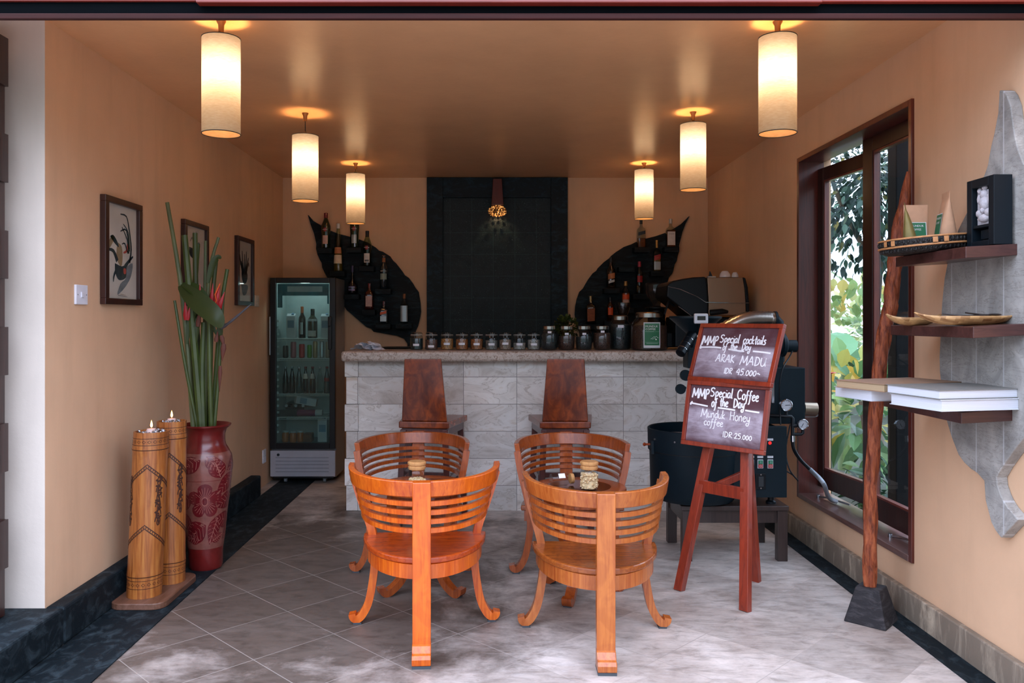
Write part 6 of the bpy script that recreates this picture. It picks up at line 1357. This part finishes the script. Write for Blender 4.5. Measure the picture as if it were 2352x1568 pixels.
# ============================================================ right wall: stone wing with three shelves
def slab_mat():
    m, t, o = nt('grey_wing_stone'); b = pbsdf(t, o, None, .65, 0, .35)
    n = noise(t, coords(t), 5, 7, .65, .8); n2 = noise(t, coords(t, (3, 3, 12)), 1.6, 6, .65, 2.)
    c = ramp(t, n, [(.3, hexc('#7a7875')), (.5, hexc('#9b9893')), (.7, hexc('#b5b1ab'))])
    c = mix(t, math_(t, 'MULTIPLY', ramp(t, n2, [(.485, (0, 0, 0, 1)), (.5, (1, 1, 1, 1)), (.515, (0, 0, 0, 1))]), .55), c, hexc('#5b5348'))
    w_ = node(t, 'ShaderNodeTexCoord'); s = node(t, 'ShaderNodeSeparateXYZ'); t.links.new(w_.outputs['Object'], s.inputs[0])
    f = math_(t, 'ABSOLUTE', math_(t, 'SUBTRACT', math_(t, 'FRACT', math_(t, 'DIVIDE', s.outputs[1], .185)), .5))
    c = mix(t, math_(t, 'MULTIPLY', ramp(t, f, [(.47, (0, 0, 0, 1)), (.492, (1, 1, 1, 1))]), .6), c, hexc('#c3c4c6'))
    t.links.new(c, b.inputs['Base Color']); bump(t, b, n, .3, .01); return m
ws = thing('wing_wall_shelf', 'grey stone wing with three dark wooden shelves on right wall', 'shelf', (XR, 3.45, 0))
WO = Vector(ws.location)
SL = [(2295, 207), (2292, 259), (2283, 307), (2276, 335), (2271, 362), (2268, 380), (2261, 400), (2243, 440), (2224, 480), (2200, 528), (2188, 565), (2178, 593), (2169, 638), (2164, 686), (2161, 730), (2160, 766), (2157, 820), (2158, 853), (2163, 900), (2170, 953), (2185, 1003), (2201, 1044), (2214, 1062), (2230, 1077), (2244, 1086), (2260, 1104), (2263, 1148), (2276, 1198), (2286, 1218), (2299, 1235), (2318, 1214), (2338, 1193), (2313, 1164), (2303, 1148), (2297, 1135), (2290, 1115), (2288, 1096), (2301, 1073), (2330, 1032), (2352, 1004), (2385, 960), (2415, 900), (2430, 820), (2434, 740), (2428, 640), (2412, 560), (2392, 480), (2370, 418), (2349, 373), (2337, 342), (2328, 300), (2321, 242), (2312, 218), (2305, 209)]
mb = MB(); mb.prism([PX(x, y, 2.052) for x, y in SL], lambda p: (p.x-WO.x, p.y-WO.y, p.z), lambda p: (2.0998-WO.x, p.y-WO.y, p.z)); mb.build('stone_wing', slab_mat(), ws, bevel=.004)
M_shelf = wood('shelf_dark_wood', '#2a1413', '#54302a', .4, (5, 50, 50), .25)
SHZ = []
def shelf(y0, y1, z, x0=1.85):
    mb = MB(); th, dz = .045, .014; xa, xb = x0-WO.x, 2.0995-WO.x
    mb.hexa([(xa, y0-WO.y, z-th), (xb, y0-WO.y, z-th+dz), (xb, y1-WO.y, z-th+dz), (xa, y1-WO.y, z-th), (xa, y0-WO.y, z), (xb, y0-WO.y, z+dz), (xb, y1-WO.y, z+dz), (xa, y1-WO.y, z)]); mb.build('shelf_board', M_shelf, ws, bevel=.003)
    SHZ.append(z)
shelf(3.18, 3.735, 1.783); shelf(3.13, 3.78, 1.470); shelf(3.21, 3.85, 1.130)
def sz(i, x): return SHZ[i]+.014*(x-1.85)/.2+.0008
# woven basket and coffee bags
bk = thing('woven_basket', 'shallow black woven basket with tan rims on the top shelf', 'basket', (1.888, 3.545, sz(0, 1.89)), 0); bk.rotation_euler = (0, R(-4), 0)
M_bw = flat('black_weave', '#14110f', .45, 0, .4, 90, .9, 120); M_bt = flat('tan_cane', '#b27b4c', .55, 0, .2, 60); rB = .183
mb = MB(); mb.lathe([(0, .001), (rB*.86, .001), (rB*.95, .012), (rB, .030), (rB*1.01, .062), (rB*.97, .062), (rB*.95, .03), (rB*.84, .008), (0, .008)], n=56, cap=False); mb.build('basket_body', M_bw, bk, True)
for z, r in ((.063, rB*1.0), (.030, rB*1.012)): mb = MB(); mb.tube([(r*cos(2*pi*i/56), r*sin(2*pi*i/56), z) for i in range(57)], .0042, 8, False); mb.build('cane_rim', M_bt, bk, True)
for nm, cnt, z, off in (('black_bead', 60, .047, 0), ('black_bead', 60, .018, .05)):
    mb = MB()
    for i in range(cnt): a = 2*pi*i/cnt+off; rr = rB*(1.0 if z > .03 else .965); mb.ico(Vector((rr*cos(a), rr*sin(a), z)), .0078, 1, (.8, .8, 1.3))
    mb.build('bead_band', M_bw, bk, True)
for a in (-1.75, -2.85, -.6):
    for s in (-1, 1):
        mb = MB(); mb.lathe([(rB*1.055, .036), (rB*1.06, .047), (rB*1.055, .058)], n=6, arc=(a+s*.11-.05, a+s*.11+.05), cap=False); mb.build('tan_motif', M_bt, bk, True)
M_kraft = flat('kraft_paper', '#b98d6d', .75, 0, .1, 25); M_krd = flat('olive_foil_bag', '#7a6c3c', .45, .2, .25, 12)
def bag(label, x, y, rz, w, d, h, mat, lab=True, tilt=0., skew=0.):
    t = thing('coffee_bag', label, 'bag', (x, y, sz(0, x)+.0125), rz, 'coffee bags in the basket'); t.rotation_euler = (tilt, 0, rz)
    mb = MB(); rs = []
    for k, dd in ((0, .8), (.06, 1), (.3, .92), (.55, .62), (.8, .25), (.88, .05), (1, .045)):
        q = []
        for j in range(24):
            a = 2*pi*j/24; ca, sa = cos(a), sin(a); q.append((w/2*math.copysign(abs(ca)**.5, ca), d/2*dd*math.copysign(abs(sa)**.8, sa), h*k))
        q = [(a_, b_+skew*k**1.5, c_) for a_, b_, c_ in q]
        rs.append(q)
    mb.rings(rs); mb.build('bag_body', mat, t, True, angle=60)
    if lab:
        zf = lambda z: -d/2*(1.0+(.62-1.0)*max(0, (z/h-.12))/.43)-.0022
        mb = MB(); a_ = w*.36; mb.rings([[(-a_, zf(h*k), h*k), (a_, zf(h*k), h*k)] for k in (.14, .3, .45, .62)], False, False); mb.build('label_border', B_white, t)
        mb = MB(); a_ = w*.325; mb.rings([[(-a_, zf(h*k)-.0008, h*k), (a_, zf(h*k)-.0008, h*k)] for k in (.16, .3, .45, .605)], False, False); g_ = mb.build('green_label', M_grn, t)
        mb = MB(); f1 = lambda z0: (lambda x, z: (-a_*.85+x, zf(z0+z)-.0016, z0+z)); print_text(mb, 'MUNDUK', .0125, f1(h*.52), 'LEFT'); print_text(mb, 'COFFEE', .0125, f1(h*.44), 'LEFT'); mb.build('lettering', T_white, g_)
bag('kraft coffee bag facing forward with green label at the back of the basket', 1.865, 3.585, R(-3), .105, .05, .205, M_kraft)
bag('slim olive-gold coffee bag seen edge-on at the window end of the basket', 1.800, 3.50, R(60), .10, .055, .205, M_krd, False, 0., .024)
bag('kraft coffee bag turned sideways beside the black relief box', 1.945, 3.49, R(-102), .10, .075, .24, M_kraft)
# black box with carved relief
bx = thing('relief_box', 'black box frame with pale stone carving on the top shelf', 'ornament', (1.965, 3.188, sz(0, 1.98)))
w, h, dp = .182, .275, .074; M_bxb = flat('black_lacquer', '#08131a', .5, 0, .1, 9, 0, 80, .25)
mb = MB(); f = .035
mb.box(0, dp, 0, f, 0, h); mb.box(0, dp, w-f, w, 0, h); mb.box(0, dp, f, w-f, h-f, h); mb.box(0, dp, f, w-f, 0, .022); mb.box(dp-.012, dp, f, w-f, .022, h-f); mb.box(.004, dp-.012, f, w-f, .075, .087)
mb.build('box_frame', M_bxb, bx, bevel=.002)
mb = MB(); mb.box(.02, .030, f+.03, w-f-.03, .030, .066); mb.box(.034, .04, f+.02, w-f-.02, .0225, .070); mb.build('step_block', M_bxb, bx)
mb = MB(); rn = random.Random(12); c0 = Vector((.020, w/2, .165))
mb.box(.022, .060, f+.012, w-f-.004, .0875, .228)
for dx, dy, dz, r, sc in ((0, 0, .045, .019, (.9, 1, 1.15)), (0, 0, .072, .012, (.9, 1.2, .9)), (0, -.002, .010, .028, (.7, 1, 1.1)), (0, -.034, .02, .013, (.8, .8, 1.7)), (0, .034, .03, .013, (.8, .8, 1.7)), (0, .03, .062, .011, (1, 1, 1.3)), (0, -.03, -.03, .02, (.8, 1.2, .9)), (0, .028, -.03, .02, (.8, 1.2, .9)), (0, 0, -.05, .026, (.7, 1.4, .7)), (0, -.04, .05, .010, (1, 1, 1.2)), (-.006, -.012, .008, .009, (1, 1, 1)), (-.006, .014, .0, .009, (1, 1, 1)), (-.008, .0, -.02, .012, (1, 1, 1))): mb.ico(c0+Vector((dx, dy, dz)), r, 2, sc)
for i in range(26): mb.ico(c0+Vector((.004, rn.uniform(-.045, .05), rn.uniform(-.06, .06))), rn.uniform(.005, .010), 1)
for v in mb.bm.verts:
    if v.co.x < .0215: v.co += mnoise.noise_vector(v.co*160)*.0022
mb.build('stone_carving', flat('pale_carved_stone', '#b9b4b8', .8, 0, .15, 50, .3, 200), bx, True, angle=60)
# boat-shaped wooden bowls
def parquet():
    m, t, o = nt('segmented_bowl_wood'); b = pbsdf(t, o, None, .35, 0, .5, .2)
    br = node(t, 'ShaderNodeTexBrick')
    for k, val in (('Scale', 1.), ('Mortar Size', .0), ('Bias', 0.), ('Brick Width', .034), ('Row Height', .012)): br.inputs[k].default_value = val
    br.inputs['Color1'].default_value = hexc('#7a4a22'); br.inputs['Color2'].default_value = hexc('#cda06a'); t.links.new(coords(t), br.inputs[0])
    n = noise(t, coords(t, (6, 60, 60)), 2, 4); t.links.new(mix(t, .25, br.outputs[0], ramp(t, n, [(.3, hexc('#6d431f')), (.7, hexc('#dcb47e'))])), b.inputs['Base Color']); return m
M_bowl = parquet()
def boat(label, x, y, rz, L, Wd, H, tip):
    t = thing('boat_bowl', label, 'bowl', (x, y, sz(1, x)+.003), rz, 'boat shaped wooden bowls'); mb = MB(); rs = []; n = 26
    for i in range(n+1):
        u = -1+2*i/n; ww = Wd/2*max(.02, (1-abs(u)**2.2))**.8; kl = tip*abs(u)**3.2; row = []
        for j in range(13):
            v = -1+2*j/12; row.append((u*L/2, v*ww, kl+(H-kl*.25)*abs(v)**2.4*(1-abs(u)**3)))
        rs.append(row)
    mb.rings(rs, False, False); o = mb.build('bowl_shell', M_bowl, t, True); s_ = o.modifiers.new('t', 'SOLIDIFY'); s_.thickness = .005; s_.offset = 1
    return t
boat('long segmented wooden boat bowl in front, holding two dark spoons', 1.91, 3.27, R(-8), .40, .13, .034, .050)
boat('smaller segmented wooden boat bowl behind, by the window', 1.865, 3.60, R(8), .26, .10, .032, .048)
for lb, x, y, rz, L in (('dark spoon with its tip past the boat bowl rim, nearer the window', 1.90, 3.285, R(-14), .15), ('dark spoon lying flat in the long boat bowl, nearer the wall', 1.965, 3.265, R(-4), .13)):
    t = thing('dark_spoon', lb, 'spoon', (x, y, sz(1, x)+.034), rz, 'spoons in the boat bowl'); mb = MB(); mb.tube([(-L/2, 0, .012), (0, 0, .003), (L*.25, 0, .001)], [.003, .004, .005], 8); mb.build('handle', flat('dark_horn', '#2b2422', .3), t, True); mb = MB(); mb.ico(Vector((L*.38, 0, .004)), .018, 2, (1.5, 1, .3)); mb.build('spoon_bowl', flat('dark_horn', '#2b2422', .3), t, True)
# books on the lowest shelf
def book(label, x, y, z, rz, w, d, h, cov, page, ct=.003, name='book', grp='books on the lowest shelf'):
    t = thing(name, label, 'book', (x, y, z), rz, grp)
    mb = MB(); mb.box(-w/2, w/2, -d/2, d/2, 0, ct); mb.box(-w/2, w/2, -d/2, d/2, h-ct, h); mb.box(w/2-ct, w/2, -d/2, d/2, ct, h-ct); mb.build('cover', cov, t, bevel=.001)
    mb = MB(); mb.box(-w/2+.005, w/2-ct-.0003, -d/2+.005, d/2-.005, ct+.0002, h-ct-.0002); mb.build('pages', page, t)
def pages_mat(name, a, b_):
    m, t, o = nt(name); p = pbsdf(t, o, None, .8, 0, .2); n = noise(t, coords(t, (1, 1, 900)), 1., 3, .7); t.links.new(ramp(t, n, [(.35, hexc(a)), (.65, hexc(b_))]), p.inputs['Base Color']); return m
M_pg = pages_mat('white_pages', '#b9bcc4', '#d9dbe2'); M_pgc = pages_mat('cream_pages', '#9c8260', '#b8a284')
z3 = sz(2, 2.0)+.004
book('thick white-edged book under the grey hardcover', 1.875, 3.28, z3, R(12), .40, .29, .045, flat('white_cover', '#c9ccd2', .5, 0, .04), M_pg)
book('grey hardcover book on top of the stack', 1.868, 3.29, z3+.0458, R(12), .40, .30, .036, flat('grey_cloth_cover', '#73716c', .6, 0, .1, 40), M_pg)
book('white paperback lying under the brown book', 1.80, 3.655, z3, R(12), .42, .26, .045, flat('white_soft_cover', '#bfc3ca', .55, 0, .06), M_pg, .0015)
book('brown kraft-covered book sticking out furthest toward the window', 1.80, 3.615, z3+.0458, R(20), .44, .28, .034, flat('kraft_cover', '#8d6f58', .65, 0, .12, 20), M_pgc)

# ============================================================ twisted wooden pole on a stone block
po = thing('twisted_pole', 'tall twisted red-brown trunk standing in a dark stone block', 'pole', (1.878, 4.035, 0)); PO = Vector(po.location)
mb = MB(); a, b_ = .10, .056
mb.hexa([(-a, -a, 0), (a, -a, 0), (a, a, 0), (-a, a, 0), (-b_, -b_, .175), (b_, -b_, .175), (b_, b_, .175), (-b_, b_, .175)]); mb.xf(Matrix.Rotation(R(-43), 4, 'Z')); mb.build('stone_block', slate('rough_dark_block', '#2c2a2c', '#5a5658', .8, (5, 5, 18), .2, .6), po, bevel=.006)
PP = [(1998, 1348, 14, 4.035), (1998.5, 1280, 14.5, 4.03), (1999, 1198, 14.5, 4.03), (2000, 1115, 14, 4.02), (2006, 1032, 14, 4.02), (2011.5, 949, 14.5, 4.02), (2018, 874, 14.5, 4.01), (2023, 824, 15, 4.01), (2031, 766, 15.5, 4.01), (2041, 721, 15.5, 4.0), (2047, 690, 15.5, 4.0), (2051, 640, 15, 4.0), (2057, 593, 15, 4.0), (2064, 524, 14, 4.0), (2075, 473, 11, 3.99), (2082, 421, 7, 3.985), (2086, 394, 3.5, 3.98)]
q = smooth_path([P(x, y, Y)-PO for x, y, r, Y in PP], 7); rr = [v.x for v in smooth_path([(r*Y/F, 0, 0) for x, y, r, Y in PP], 7)]
mb = MB(); rs = []
for i, (c, r) in enumerate(zip(q, rr)):
    row = []
    for j in range(40):
        a = 2*pi*j/40; tw = i*.16
        k = 1+.09*sin(4*(a+tw))+.05*sin(7*(a+tw)+1)+.06*mnoise.noise(Vector((cos(a)*2, sin(a)*2, i*.25)))
        row.append(c+Vector((cos(a)*r*k, sin(a)*r*k, 0)))
    rs.append(row)
mb.rings(rs); 
def trunk_mat():
    m, t, o = nt('twisted_trunk'); b = pbsdf(t, o, None, .5, 0, .4)
    n = noise(t, coords(t, (26, 26, 5), (.35, .25, 0)), 2.2, 6, .65, .6); t.links.new(ramp(t, n, [(.3, hexc('#4a1c0f')), (.5, hexc('#8a4326')), (.7, hexc('#b0623a'))]), b.inputs['Base Color']); bump(t, b, n, .8, .012); return m
mb.build('trunk', trunk_mat(), po, True, angle=70)
